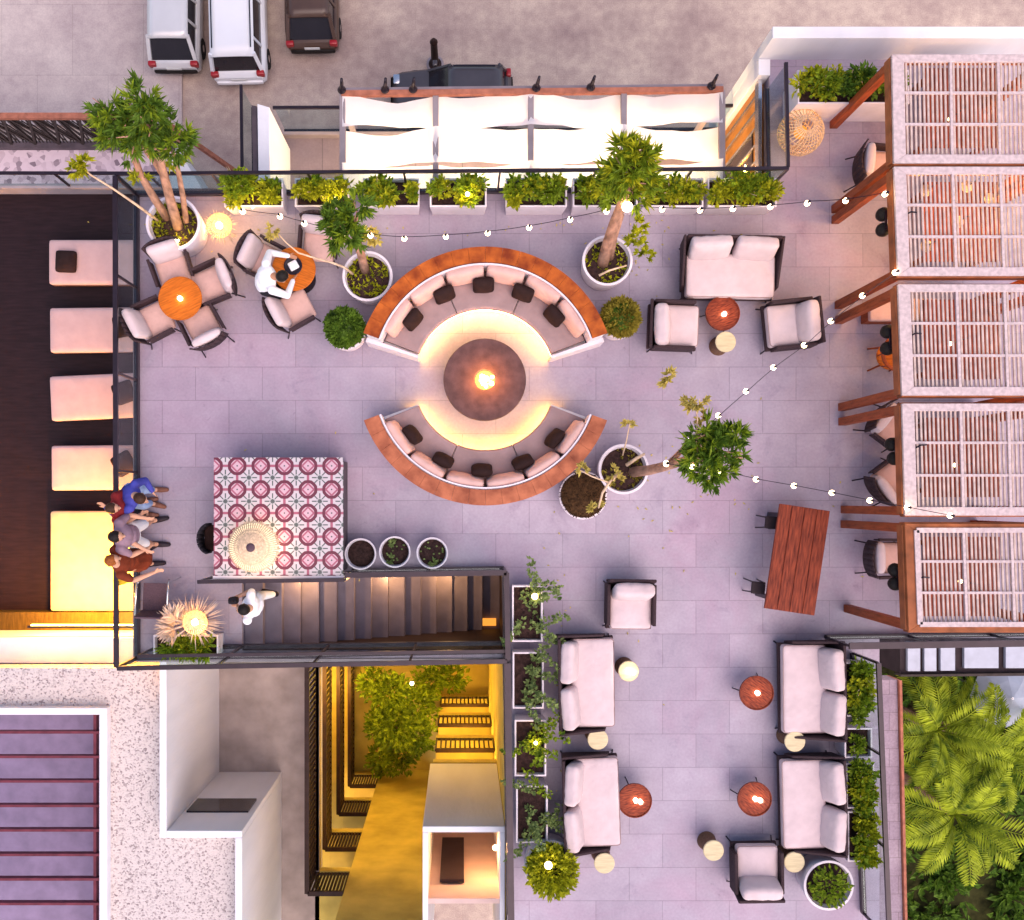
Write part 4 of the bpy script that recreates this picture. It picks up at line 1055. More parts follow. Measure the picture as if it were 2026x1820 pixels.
t = trough('long pale planter of dark shrubs at the north-east parapet', 1578, 138, 1800, 205, .80, 'pot_cool', None)
bushes(t, 'leaf_mid', [(-.75, .2, .26, .05), (-.45, .0, .26, .04)]); 
b = bushes(t, 'leaf_dark', [(-.1, .1, .24, .03), (.25, .0, .26, .05), (.6, .1, .26, .05)]); b.name = 'dark_foliage'
t = trough('white planter with arching bright green leaves at the stair landing', 303, 1256, 432, 1300, .50, group=None)
b = MB()
for _ in range(60): b.tufts((rng.uniform(-.55, .75) * t['hx'], rng.uniform(-.6, .2) * t['hy'], .5), (.05, .05, .05), 1, 7, .22, .05, up=.7)
b.build('leaves', 'leaf_mid', t)

# atrium planting and its lamp
t = thing('atrium_tree', 'dense dark tree lit yellow from within the atrium', 'tree', P(790, 1450, -11.2))
branch(t, 'trunk', [P(790, 1440, -11.2), P(788, 1440, -10.2), P(785, 1435, -9.4)], .14, .07)
b = MB(t.location)
for px, py, z, rr, n in ((770, 1372, -8.8, .55, 560), (825, 1395, -9.0, .55, 520), (785, 1435, -8.8, .62, 700), (825, 1455, -9.2, .5, 420), (755, 1435, -9.2, .42, 320), (790, 1490, -9.6, .55, 480), (752, 1505, -10.2, .4, 260), (850, 1345, -9.8, .45, 300), (735, 1350, -9.9, .4, 220), (895, 1340, -10, .4, 200)):
    b.cloud(P(px, py, z), (rr, rr, rr * .8), n, .17, .09, shell=.3)
b.build('crown', 'leaf_mid', t)
spike(t, P(815, 1352, -7.7), 420, (1, .62, .08), .05)

# palms in the garden
def palm(label, q, zc, n, L, seed):
    t = thing('palm_tree', label, 'palm', (q.x, q.y, GZ), 0, 'palms in the garden')
    rg = random.Random(seed); hgt = zc - GZ
    MB().tube([(0, 0, 0), (.1, .05, hgt * .5), (0, 0, hgt)], [.22, .16, .14], 10).build('trunk', 'bark', t, smooth=True)
    b = MB()
    for k in range(n):
        a = k * 2.39996 + rg.uniform(-.2, .2); el = R(8 + 62 * (1 - k / n)) if k < n * .9 else R(75); Lk = L * rg.uniform(.8, 1.1)
        p = Vector((0, 0, hgt)); d = Vector((math.cos(a) * math.cos(el), math.sin(a) * math.cos(el), math.sin(el))); sd = Vector((-math.sin(a), math.cos(a), 0)); sp = [p]
        N = 26
        for i in range(N):
            d = (d + Vector((0, 0, -.055))).normalized(); p = p + d * (Lk / N); sp.append(p)
            if i > 3:
                wl = .20 * Lk * math.sin(math.pi * (i - 2) / (N - 1)) ** .7 + .05
                for sg in (-1, 1):
                    b.leaf(p, sd * sg + d * .75 + Vector((0, 0, -.25 + rg.uniform(-.15, .15))), wl, .075)
        b.tube(sp, [.03 * (1 - .8 * i / N) for i in range(N + 1)], 5)
    b.build('crown', 'palm_leaf', t); return t
palm('palm nearer the pergolas with yellow-green fronds', P(1868, 1452, -11), -11.5, 22, 2.1, 3)
palm('palm farther south with yellow-green fronds', P(1905, 1620, -11), -11.5, 20, 2.1, 8)
palm('palm at the far east edge, behind the other two', P(1990, 1500, -11), -11.9, 20, 2.1, 5)

# neighbouring low roofs seen between the railing and the palms
nb = thing('garden_pavilion', 'low garden pavilion with bright white roof panels by the palms', 'building', P(1880, 1312, GZ))
b = MB(nb.location); b.prism(DZ(-9, (1785, 1210), (2100, 1210), (2100, 1334), (1785, 1334)), GZ, -9.12); b.build('wall', 'stair_wall', nb)
for x0, x1, y1 in ((1796, 1821, 1328), (1829, 1853, 1328), (1861, 1890, 1327), (1908, 1976, 1322), (1990, 2060, 1322)):
    b = MB(nb.location); b.prism(DZ(-9, (x0, 1270), (x1, 1270), (x1, y1), (x0, y1)), -9.119, -9.0); b.build('roof_panel', 'panel_white', nb, bev=.01)
b = MB(nb.location); b.prism(DZ(-9, (1780, 1334.2), (2100, 1330), (2100, 1336), (1780, 1338)), -9.3, -8.95); b.build('roof_edge', 'lattice_metal', nb)
for x in (1978, 1935):
    pass
cw = thing('parasol', 'plain white parasol beyond the palms', 'parasol', P(1985, 1375, -13.0))
b = MB(); b.lathe([(1.0, 0), (.5, .3), (.02, .5)], n=8, cap0=False); b.build('canopy', 'panel_white', cw)
MB().tube([(0, 0, -4), (0, 0, .5)], .03).build('pole', 'chrome', cw)

# ground cover under the palms and leaves dropped on the paving
b = MB(P(1880, 1550, GZ))
for _ in range(90):
    q = P(rng.uniform(1660, 2060), rng.uniform(1340, 1900), GZ); r = rng.uniform(.4, .9)
    b.cloud(q + Vector((0, 0, .3)), (r, r, .45), 46, .42, .20, shell=.2)
tag(b.build('undergrowth', 'leaf_dark'), kind='stuff')
b = MB((0, 0, .004))
for px, py, sx, sy, n in ((1260, 500, 45, 40, 22), (760, 590, 40, 30, 14), (400, 470, 50, 30, 14), (1290, 960, 60, 50, 24), (1100, 1290, 14, 150, 30), (900, 450, 300, 12, 30), (1400, 880, 110, 80, 20), (1100, 1000, 400, 300, 30)):
    for _ in range(n):
        q = P(rng.gauss(px, sx), rng.gauss(py, sy)); a = rng.uniform(0, 6.28); b.leaf((q.x, q.y, .006 + rng.uniform(0, .006)), (math.cos(a), math.sin(a), .02), rng.uniform(.03, .07), .022)
tag(b.build('fallen_leaves', 'leaf_dry'), kind='stuff')
# ================================================================== WHITE FABRIC CANOPY OVER THE LOWER TERRACE
zc = -.55
fcn = thing('fabric_canopy', 'white fabric canopy in three long swags over the lower terrace', 'canopy', P(1052, 280, -2.7))
o = fcn.location
bx = [678, 862, 1050, 1234, 1428]
def skew(x): return -8 * (x - 678) / 750.0          # the frame runs slightly askew
b = MB(o)
for x in bx: b.bar(P(x, 188 + skew(x), zc), P(x, 392 + skew(x), zc), .10, .10)
b.build('cross_beam', 'concrete', fcn, bev=.008)
b = MB(o); b.bar(P(676, 186, zc + .04), P(1430, 178, zc + .04), .09, .10); b.build('front_beam', 'terracotta_rail', fcn)
b = MB(o); b.bar(P(676, 180, zc - .1), P(1430, 172, zc - .1), .09, .06); b.build('front_gutter', 'concrete', fcn)
for x in (bx[0], bx[4]):
    for y in (190, 384): 
        q = P(x, y + skew(x), zc); MB(o).box((q.x, q.y, (zc - 2.7) / 2), (.09, .09, 2.1)).build('post', 'concrete', fcn)
# each strip hangs between the cross beams; its edges drop where the fabric sags
strips = [(187, 253, (11, 3, 9, 4), (7, 1, 1, 6)), (255, 326, (9, -1, 1, 8), (1, 5, 3, 7)), (325, 398, (4, 7, 3, 6), (0, 2, 0, 0))]
for k, (ya, yb, sa, sb) in enumerate(strips):
    vs, fs = [], []; NB, NW = 12, 8
    for i in range(4 * NB + 1):
        bay = min(3, i // NB); u = (i - bay * NB) / NB; x = bx[bay] + (bx[bay + 1] - bx[bay]) * u; s_ = math.sin(math.pi * u)
        for j in range(NW + 1):
            v = j / NW; y = (ya + sa[bay] * s_) * (1 - v) + (yb - sb[bay] * s_) * v + skew(x)
            ov = [[.075, -.085, .075, -.085, .075], [-.085, .075, -.085, .075, -.085], [.075, -.085, .075, -.085, .075]][k]
            hz = ov[bay] + (ov[bay + 1] - ov[bay]) * (u * u * (3 - 2 * u))
            zz = zc + hz - s_ * (.10 + .04 * math.sin(x * .05 + k)) - .10 * math.sin(math.pi * v) * (.35 + .65 * s_) + (.012 * math.sin(x * .11 + v * 5)) + k * .012
            vs.append(P(x, y, zc).xy.to_3d() + Vector((0, 0, zz)))
        if i < 4 * NB:
            for j in range(NW): a = i * (NW + 1) + j; fs.append((a, a + NW + 1, a + NW + 2, a + 1))
    MB(o).add(vs, fs).build('fabric_strip', 'canopy_cloth', fcn, smooth=True)
pj = thing('canopy_spotlight', 'x', 'spotlight')
MB().lathe([(.06, 0), (.075, .03), (.06, .06), (.03, .10)], n=14).build('base', 'black_metal', pj)
MB().tube([(0, 0, .08), (.02, .04, .20), (.03, .07, .30)], [.035, .03, .022], 10).build('lamp_head', 'black_metal', pj, smooth=True)
pu = False
for x, l in ((678, 'black spotlight on the west corner of the fabric canopy'), (763, 'black spotlight on the canopy front, over the windscreen of the black car'), (818, 'black spotlight on the canopy front, beside the windows of the black car'),
             (1060, 'black spotlight on the canopy front just east of the black car'), (1167, 'black spotlight on the canopy front between two beams, over bare street'), (1404, 'black spotlight on the east corner of the fabric canopy')):
    q = P(x, 184 + skew(x), zc); q.z = zc + .10
    dup(pj, pu, q, 0, l, 'black spotlights along the canopy front'); pu = True
for i, x in enumerate((770, 960, 1140, 1320)):
    q = P(x, 388, -1.35)
    t = thing('wall_lamp', ('lamp under the west bay of the canopy', 'lamp under the second bay of the canopy', 'lamp under the third bay of the canopy', 'lamp under the east bay of the canopy')[i], 'lamp', q, 0, 'lamps under the fabric canopy')
    MB().box((0, -.02, 0), (.12, .06, .2)).build('housing', 'black_metal', t); MB().ell((0, .05, 0), (.05, .05, .08), n=10, m=8).build('bulb', 'bulb', t, smooth=True)
    point('wall_lamp_glow', t, (0, .30, .05), 52, (1, .72, .40), .1)
t = thing('wall_lamp', 'lamp beside the glass door of the east wing', 'lamp', P(1478, 330, -1.0)); MB().ell((0, 0, 0), (.05, .05, .08), n=10, m=8).build('bulb', 'bulb_soft', t, smooth=True)
point('wall_lamp_glow', t, (0, 0, -.12), 90, (1, .42, .06), .1)

# ================================================================== PERGOLAS
def pergola(label, x0, y0, y1, x1, sl, zt=2.40, woody=False):
    """outer frame in survey units at roof height; sl: how far the west side slips east going south"""
    c = P((x0 + x1) / 2, (y0 + y1) / 2, zt); t = thing('pergola', label, 'pergola', (c.x, c.y, 0), 0, 'slatted pergolas along the east side')
    o = t.location
    A = lambda x, y, z=zt: P(x + sl * (y - y0) / (y1 - y0), y, zt).xy.to_3d() + Vector((0, 0, z))
    bw, bn, bs = 24, 15, 17
    fm = 'wood_fascia' if woody else 'pergola_white'
    b = MB(o)
    def plank(p, q, r, s_, z0, z1): b.add([Vector((*v.xy, z)) for z in (z0, z1) for v in (p, q, r, s_)], [(3, 2, 1, 0), (4, 5, 6, 7), (0, 1, 5, 4), (1, 2, 6, 5), (2, 3, 7, 6), (3, 0, 4, 7)])
    plank(A(x0, y1), A(x0 + bw, y1 - bs), A(x0 + bw, y0 + bn), A(x0, y0), zt - .05, zt)
    plank(A(x1 - bw, y1 - bs), A(x1, y1), A(x1, y0), A(x1 - bw, y0 + bn), zt - .05, zt)
    plank(A(x0, y0), A(x0 + bw, y0 + bn), A(x1 - bw, y0 + bn), A(x1, y0), zt - .05, zt - .002)
    plank(A(x0, y1), A(x1, y1), A(x1 - bw, y1 - bs), A(x0 + bw, y1 - bs), zt - .05, zt - .002)
    b.build('roof_frame', fm, t, bev=.006)
    b = MB(o)
    ex = [A(x0 + 3, y0 + 3), A(x1 - 3, y0 + 3), A(x1 - 3, y1 - 3), A(x0 + 3, y1 - 3)]
    for i in range(4):
        p, q = ex[i], ex[(i + 1) % 4]; b.bar(Vector((*p.xy, zt - .14)), Vector((*q.xy, zt - .14)), .08, .17)
    b.build('beam', 'wood_fascia', t, bev=.006)
    b = MB(o); xa, xb, ya, yb = x0 + bw - 2, x1 - bw + 2, y0 + bn - 2, y1 - bs + 2
    n = int((xb - xa) / 8.4)
    for k in range(n + 1):
        x = xa + (xb - xa) * k / n + rng.uniform(-.5, .5); b.bar(A(x, ya, zt - .055), A(x + rng.uniform(-.4, .4), yb, zt - .055), .027, .022)
    b.build('slats', 'slat_white', t)
    b = MB(o)
    for f in (1 / 3, 2 / 3):
        y = ya + (yb - ya) * f; b.bar(A(xa, y, zt - .028), A(xb, y, zt - .028), .036, .028)
        x = xa + (xb - xa) * f; b.bar(A(x, ya, zt - .020), A(x, yb, zt - .020), .038, .03)
    if woody:
        for p, q in (((xa, ya), (xb, ya)), ((xb, ya), (xb, yb)), ((xb, yb), (xa, yb)), ((xa, yb), (xa, ya))): b.bar(A(*p, zt + .01), A(*q, zt + .01), .07, .03)
    b.build('batten', 'pergola_white', t)
    for xx, yy in ((x0 + 13, y0 + 9), (x0 + 13, y1 - 9), (x1 - 13, y0 + 9), (x1 - 13, y1 - 9)):
        q = A(xx, yy); MB(o).box((q.x, q.y, (zt - .2) / 2), (.125, .125, zt - .2)).build('post', 'wood_post', t, bev=.006)
    return t
pergola('northernmost pergola, next to the long planter', 1765, 107, 322, 2092, 4)
pergola('pergola with the warm lamps hanging under its slats', 1769, 329, 545, 2096, 8)
pergola('middle pergola, with a pink cushioned bench showing beneath', 1777, 562, 782, 2104, 8)
pergola('pergola with two askew chairs at its edge', 1785, 798, 1020, 2112, 6)
pergola('southernmost pergola, with a red-brown wooden roof edge', 1790, 1036, 1250, 2118, 8, woody=True)
gpl = 'lamps hanging inside the second pergola'
for px, py, l in ((1830, 378, 'hanging lamp in the north-west of the second pergola'), (1911, 370, 'brightest hanging lamp, at the north side of the second pergola'), (1893, 440, 'hanging lamp in the middle of the second pergola'), (1831, 488, 'hanging lamp in the south-west of the second pergola'), (1957, 395, 'hanging lamp in the east of the second pergola')):
    t = thing('pendant_lamp', l, 'lamp', P(px, py, 1.95), 0, gpl)
    MB().ell((0, 0, 0), (.055, .055, .07), n=12, m=8).build('bulb', 'bulb', t, smooth=True); MB().tube([(0, 0, .07), (0, 0, .36)], .008, 6).build('cord', 'black_metal', t)
    MB().lathe([(.09, .03), (.03, .10), (.015, .12)], n=16, cap0=False).build('shade', 'rattan', t)
    point('pendant_glow', t, (0, 0, -.10), 9, (1, .52, .14), .06)
for px, py, e, l in ((1880, 235, 6, 'lamp hanging under the northernmost pergola'), (1880, 680, 4, 'lamp hanging under the middle pergola'), (1890, 920, 4, 'lamp hanging under the pergola with two askew chairs'), (1900, 1150, 3, 'lamp hanging under the southernmost pergola')):
    t = thing('pendant_lamp', l, 'lamp', P(px, py, 1.8)); MB().ell((0, 0, 0), (.03, .03, .04), n=10, m=7).build('bulb', 'bulb_soft', t, smooth=True); MB().tube([(0, 0, .04), (0, 0, .5)], .008, 6).build('cord', 'black_metal', t)
    point('pendant_glow', t, (0, 0, -.08), e, (1, .46, .14), .06)
# paired black lights clamped to the pergola edges
def pair(label, px, py, sp=27, tilt=0):
    q = P(px, py, 2.0); t = thing('clamp_light', label, 'spotlight', q, R(tilt), 'pairs of black lights clamped to the pergolas')
    for k, dy in enumerate((.5, -.5)):
        y = -dy * sp / 120 * .88
        h = MB().lathe([(.02, -.06), (.085, -.05), (.10, .0), (.095, .06), (.06, .10), (.015, .11)], n=20, c=(0, y, 0)); h.build('lamp_head', 'hair_black', t, smooth=True)
    MB().tube([(0, -.12, .1), (.05, -.06, .18), (.16, 0, .36), (.22, .03, .42), (.30, .02, .42)], .012, 6).build('cable', 'black_metal', t)
    MB().bar((.0, -.14, .11), (.0, .14, .11), .03, .03).build('bracket', 'black_metal', t)
pair('pair of black lights at the edge of the second pergola', 1746, 440, 30)
pair('pair of black lights at the edge of the middle pergola', 1755, 673, 33)
pair('pair of black lights between the two askew chairs', 1766, 893, 28, 10)
pair('pair of black lights beside the chair of the southernmost pergola', 1770, 1141, 27)
# seats at the pergola edges
put(chair, 1735, 331, .45, -3, 'cream chair with warm lit seat under the northernmost pergola', GC)
put(chair, 1764, 846, .45, -38, 'askew chair under the fourth pergola, backed to the double post', GC)
put(chair, 1762, 950, .45, 38, 'askew chair under the fourth pergola, backed to the string of bulbs', GC)
put(chair, 1756, 1104, .45, 1, 'cream chair at the southernmost pergola, facing in', GC)
q = P(1790, 612, .45)
t = thing('cushioned_bench', 'pink cushioned bench running under the middle pergola', 'bench', (q.x, q.y, 0))
MB().rbox((0, 0, .39), (1.1, .36, .13), .04, puff=.015).build('seat', 'bench_cushion', t, smooth=True); MB().box((0, 0, .17), (1.05, .32, .32)).build('base', 'wood_post', t, bev=.01)
q = P(1762, 704, .45)
t = thing('wooden_chair', 'round-backed brown wooden chair under the middle pergola', 'chair', (q.x, q.y, 0))
MB().lathe([(.20, .40), (.22, .42), (.22, .45), (.20, .46)], n=28).build('seat', 'wood_orange', t)
b = MB(); b.tube([(.22 * math.cos(a) - .02, .26 * math.sin(a), .72) for a in [R(70 + 20 * k) for k in range(12)]], .03, 8); b.build('back_rail', 'wood_post', t, smooth=True)
for a in (75, 130, 180, 230, 285): leg_tube((.20 * math.cos(R(a)), .22 * math.sin(R(a)), .44), (.22 * math.cos(R(a)) - .02, .26 * math.sin(R(a)), .71), .014).build('spindle', 'wood_post', t)
for sx in (-1, 1):
    for sy in (-1, 1): leg_tube((sx * .14, sy * .14, .41), (sx * .18, sy * .18, 0), .018).build('leg', 'wood_post', t)
for py, l in ((215, 'wooden table under the northernmost pergola'), (440, 'wooden table under the second pergola'), (672, 'wooden table under the middle pergola'), (905, 'wooden table under the fourth pergola'), (1140, 'wooden table under the southernmost pergola')):
    q = P(1900, py, .7); t = thing('wooden_table', l, 'table', (q.x, q.y, 0), 0, 'tables under the pergolas')
    for k in range(4): MB().box((-.45 + .3 * k, 0, .72), (.294, 1.25, .045)).build('plank', 'wood_red', t)
    for sx in (-1, 1):
        for sy in (-1, 1): MB().box((sx * .48, sy * .52, .35), (.07, .07, .69)).build('leg', 'wood_post', t)

# ================================================================== STRING LIGHTS
def string(label, pts, sag=.05):
    q0 = P(*pts[0]); t = thing('string_lights', label, 'string lights', q0, 0, 'strings of bulbs over the terrace')
    W = [P(*p) for p in pts]; c = []
    for a, b_ in zip(W[:-1], W[1:]):
        for k in range(6): 
            f = k / 6; c.append(a.lerp(b_, f) + Vector((0, 0, .10 - sag * 4 * f * (1 - f) * .5)))
    c.append(W[-1] + Vector((0, 0, .10)))
    MB(q0).tube(c, .005, 5).build('cable', 'black_metal', t)
    for i, p in enumerate(W):
        bl = MB(q0).ell(p, (.038, .038, .048), n=12, m=8).build('bulb', 'bulb', t, smooth=True)
        MB(q0).lathe([(.02, .04), (.02, .095)], c=p, n=8).build('socket', 'black_metal', bl)
string('string of bulbs running between the north planters and the curved bench', [(480, 418, 2.2), (554, 428, 2.2), (602, 442, 2.2), (680, 462, 2.15), (733, 466, 2.15), (800, 472, 2.1), (882, 468, 2.1), (965, 461, 2.1), (1047, 450, 2.15), (1128, 434, 2.25), (1200, 418, 2.4)])
string('string of bulbs from the glaring lamp tree to the second pergola', [(1240, 411, 2.4), (1310, 414, 2.2), (1385, 416, 2.15), (1450, 413, 2.15), (1524, 409, 2.2), (1597, 402, 2.25), (1673, 397, 2.3), (1751, 384, 2.4)])
string('diagonal string of bulbs from the middle pergola to the leaning tree', [(1771, 539, 2.4), (1706, 585, 2.35), (1644, 635, 2.3), (1591, 683, 2.25), (1530, 727, 2.2), (1476, 774, 2.2), (1421, 822, 2.25), (1364, 872, 2.3), (1318, 916, 2.3)])
string('string of bulbs from the leaning tree to the southernmost pergola', [(1318, 918, 2.3), (1370, 924, 2.5), (1423, 931, 2.55), (1496, 948, 2.4), (1571, 961, 2.35), (1646, 975, 2.35), (1721, 990, 2.4), (1795, 1004, 2.5), (1880, 1020, 2.6)])

# ================================================================== RATTAN LAMPS
def rattan_lamp(label, px, py, z, r, e, fringe=0.0, glow='bulb', flat=.8, zb=0.0):
    q = P(px, py, z); t = thing('rattan_lamp', label, 'lamp', (q.x, q.y, zb), 0, 'woven rattan lamps')
    h = z - zb
    b = MB(); N = 30
    for k in range(N):
        a = 2 * math.pi * k / N
        b.tube([(r * math.cos(ph) * math.cos(a + .35 * ph), r * math.cos(ph) * math.sin(a + .35 * ph), h + r * flat * math.sin(ph)) for ph in [R(-75 + 15 * j) for j in range(11)]], r * .030, 4)
    for ph in (-40, -15, 10, 35, 60): b.tube([(r * math.cos(R(ph)) * math.cos(a), r * math.cos(R(ph)) * math.sin(a), h + r * flat * math.sin(R(ph))) for a in [2 * math.pi * j / 28 for j in range(29)]], r * .022, 4)
    b.build('woven_shade', 'rattan', t)
    bl = MB().ell((0, 0, h), (r * .30, r * .30, r * .30), n=14, m=9).build('bulb', glow, t, smooth=True)
    if e: point('rattan_glow', t, (0, 0, h + r * .15), e, (1, .52, .16), r * .35)
    if zb == 0 and h > .5: MB().tube([(0, 0, 0), (0, 0, h - r * flat)], .02, 8).build('stem', 'black_metal', t)
    if fringe:
        b = MB()
        for k in range(70):
            a = rng.uniform(0, 6.28); d = Vector((math.cos(a), math.sin(a), rng.uniform(-.9, -.1))); b.leaf(Vector((0, 0, h + .02)) + d * r * .9, d, fringe * rng.uniform(.6, 1.2), .016)
        b.build('fringe', 'dry_palm', t)
    return t
rattan_lamp('small glowing rattan lamp on the floor beside the biggest potted tree', 434, 446, .32, .20, 22, .12)
rattan_lamp('big rattan globe lamp by the north-east corner railing', 1584, 262, .36, .36, 6, glow='amber_dim', flat=.95)
rattan_lamp('glowing rattan lamp among dry fan palms at the stair landing', 386, 1231, .75, .19, 22, .28)
# straw parasol lamp standing on the kiosk
q = P(497, 1083, 1.45)
t = thing('straw_lamp', 'wide pale straw lamp shade glowing on the tiled kiosk', 'lamp', (q.x, q.y, 1.0))
b = MB(); N = 64
for k in range(N):
    a = 2 * math.pi * k / N
    for j in range(5):
        f0, f1 = .12 + .176 * j, .12 + .176 * (j + 1); zz = lambda f: .50 - .22 * f * f
        b.bar((.385 * f0 * math.cos(a), .385 * f0 * math.sin(a), zz(f0)), (.385 * f1 * math.cos(a), .385 * f1 * math.sin(a), zz(f1)), .006 + .022 * f1, .006)
for k in range(90):
    a = rng.uniform(0, 6.28); d = Vector((math.cos(a), math.sin(a), -.45)); b.leaf(Vector((.37 * math.cos(a), .37 * math.sin(a), .29)), d, rng.uniform(.03, .06), .014)
b.build('straw_shade', 'rattan', t)
MB().lathe([(.34, .30), (.36, .31), (.30, .36), (.18, .42), (.06, .45)], n=40, cap0=False).build('shade_lining', 'straw_lining', t, smooth=True)
MB().lathe([(.055, .455), (.075, .48), (.06, .51), (.02, .52)], n=18).build('crown_cap', 'chair_mesh', t, smooth=True)
MB().tube([(0, 0, 0), (0, 0, .46)], .018, 8).build('stem', 'black_metal', t); MB().lathe([(.12, .001), (.12, .02), (.03, .03)], n=24).build('base', 'black_metal', t)
MB().ell((.05, 0, .24), (.06, .06, .07), n=12, m=8).build('bulb', 'bulb', t, smooth=True)
point('straw_lamp_glow', t, (.10, .02, .24), 6, (1, .66, .36), .08)
# dry fan palm leaves beside the landing lamp
q = P(352, 1233, .5)
t = thing('dry_fan_palm', 'bundle of dry pleated fan palm leaves beside the landing lamp', 'dried plant', (q.x, q.y, 0))
for k, (a0, x, y, L) in enumerate(((165, -.02, .0, .34), (205, -.02, -.08, .30), (120, .02, .06, .30))):
    b = MB()
    for j in range(13):
        a = R(a0 - 60 + 10 * j); d = Vector((math.cos(a), math.sin(a), .35)).normalized(); b.leaf((x, y, .55 + .03 * k), d, L * rng.uniform(.9, 1.1), .085, fold=.5)
    b.tube([(x * .5 + .1, y * .3, 0), (x, y, .56 + .03 * k)], .012, 6); b.build('fan_leaf', 'dry_palm', t)
b = MB()
for k in range(120):
    a = rng.uniform(-.6, 2.6); d = Vector((math.cos(a), math.sin(a), rng.uniform(.2, .9))).normalized(); b.leaf((.18, .0, .45), d, rng.uniform(.3, .55), .014)
b.build('grass_plumes', 'dry_palm', t)
# low floor lamp by the south-east pot
t = thing('floor_lantern', 'orange lantern on the floor by the south-east pot', 'lantern', (P(1612, 1742).x, P(1612, 1742).y, 0))
MB().lathe([(.07, 0), (.08, .02), (.08, .18), (.05, .20)], n=16).build('body', 'lamp_glass', t); MB().ell((0, 0, .1), (.04, .04, .06), n=10, m=7).build('bulb', 'bulb_soft', t, smooth=True); point('lantern_glow', t, (0, 0, .26), 5, (1, .42, .08), .05)

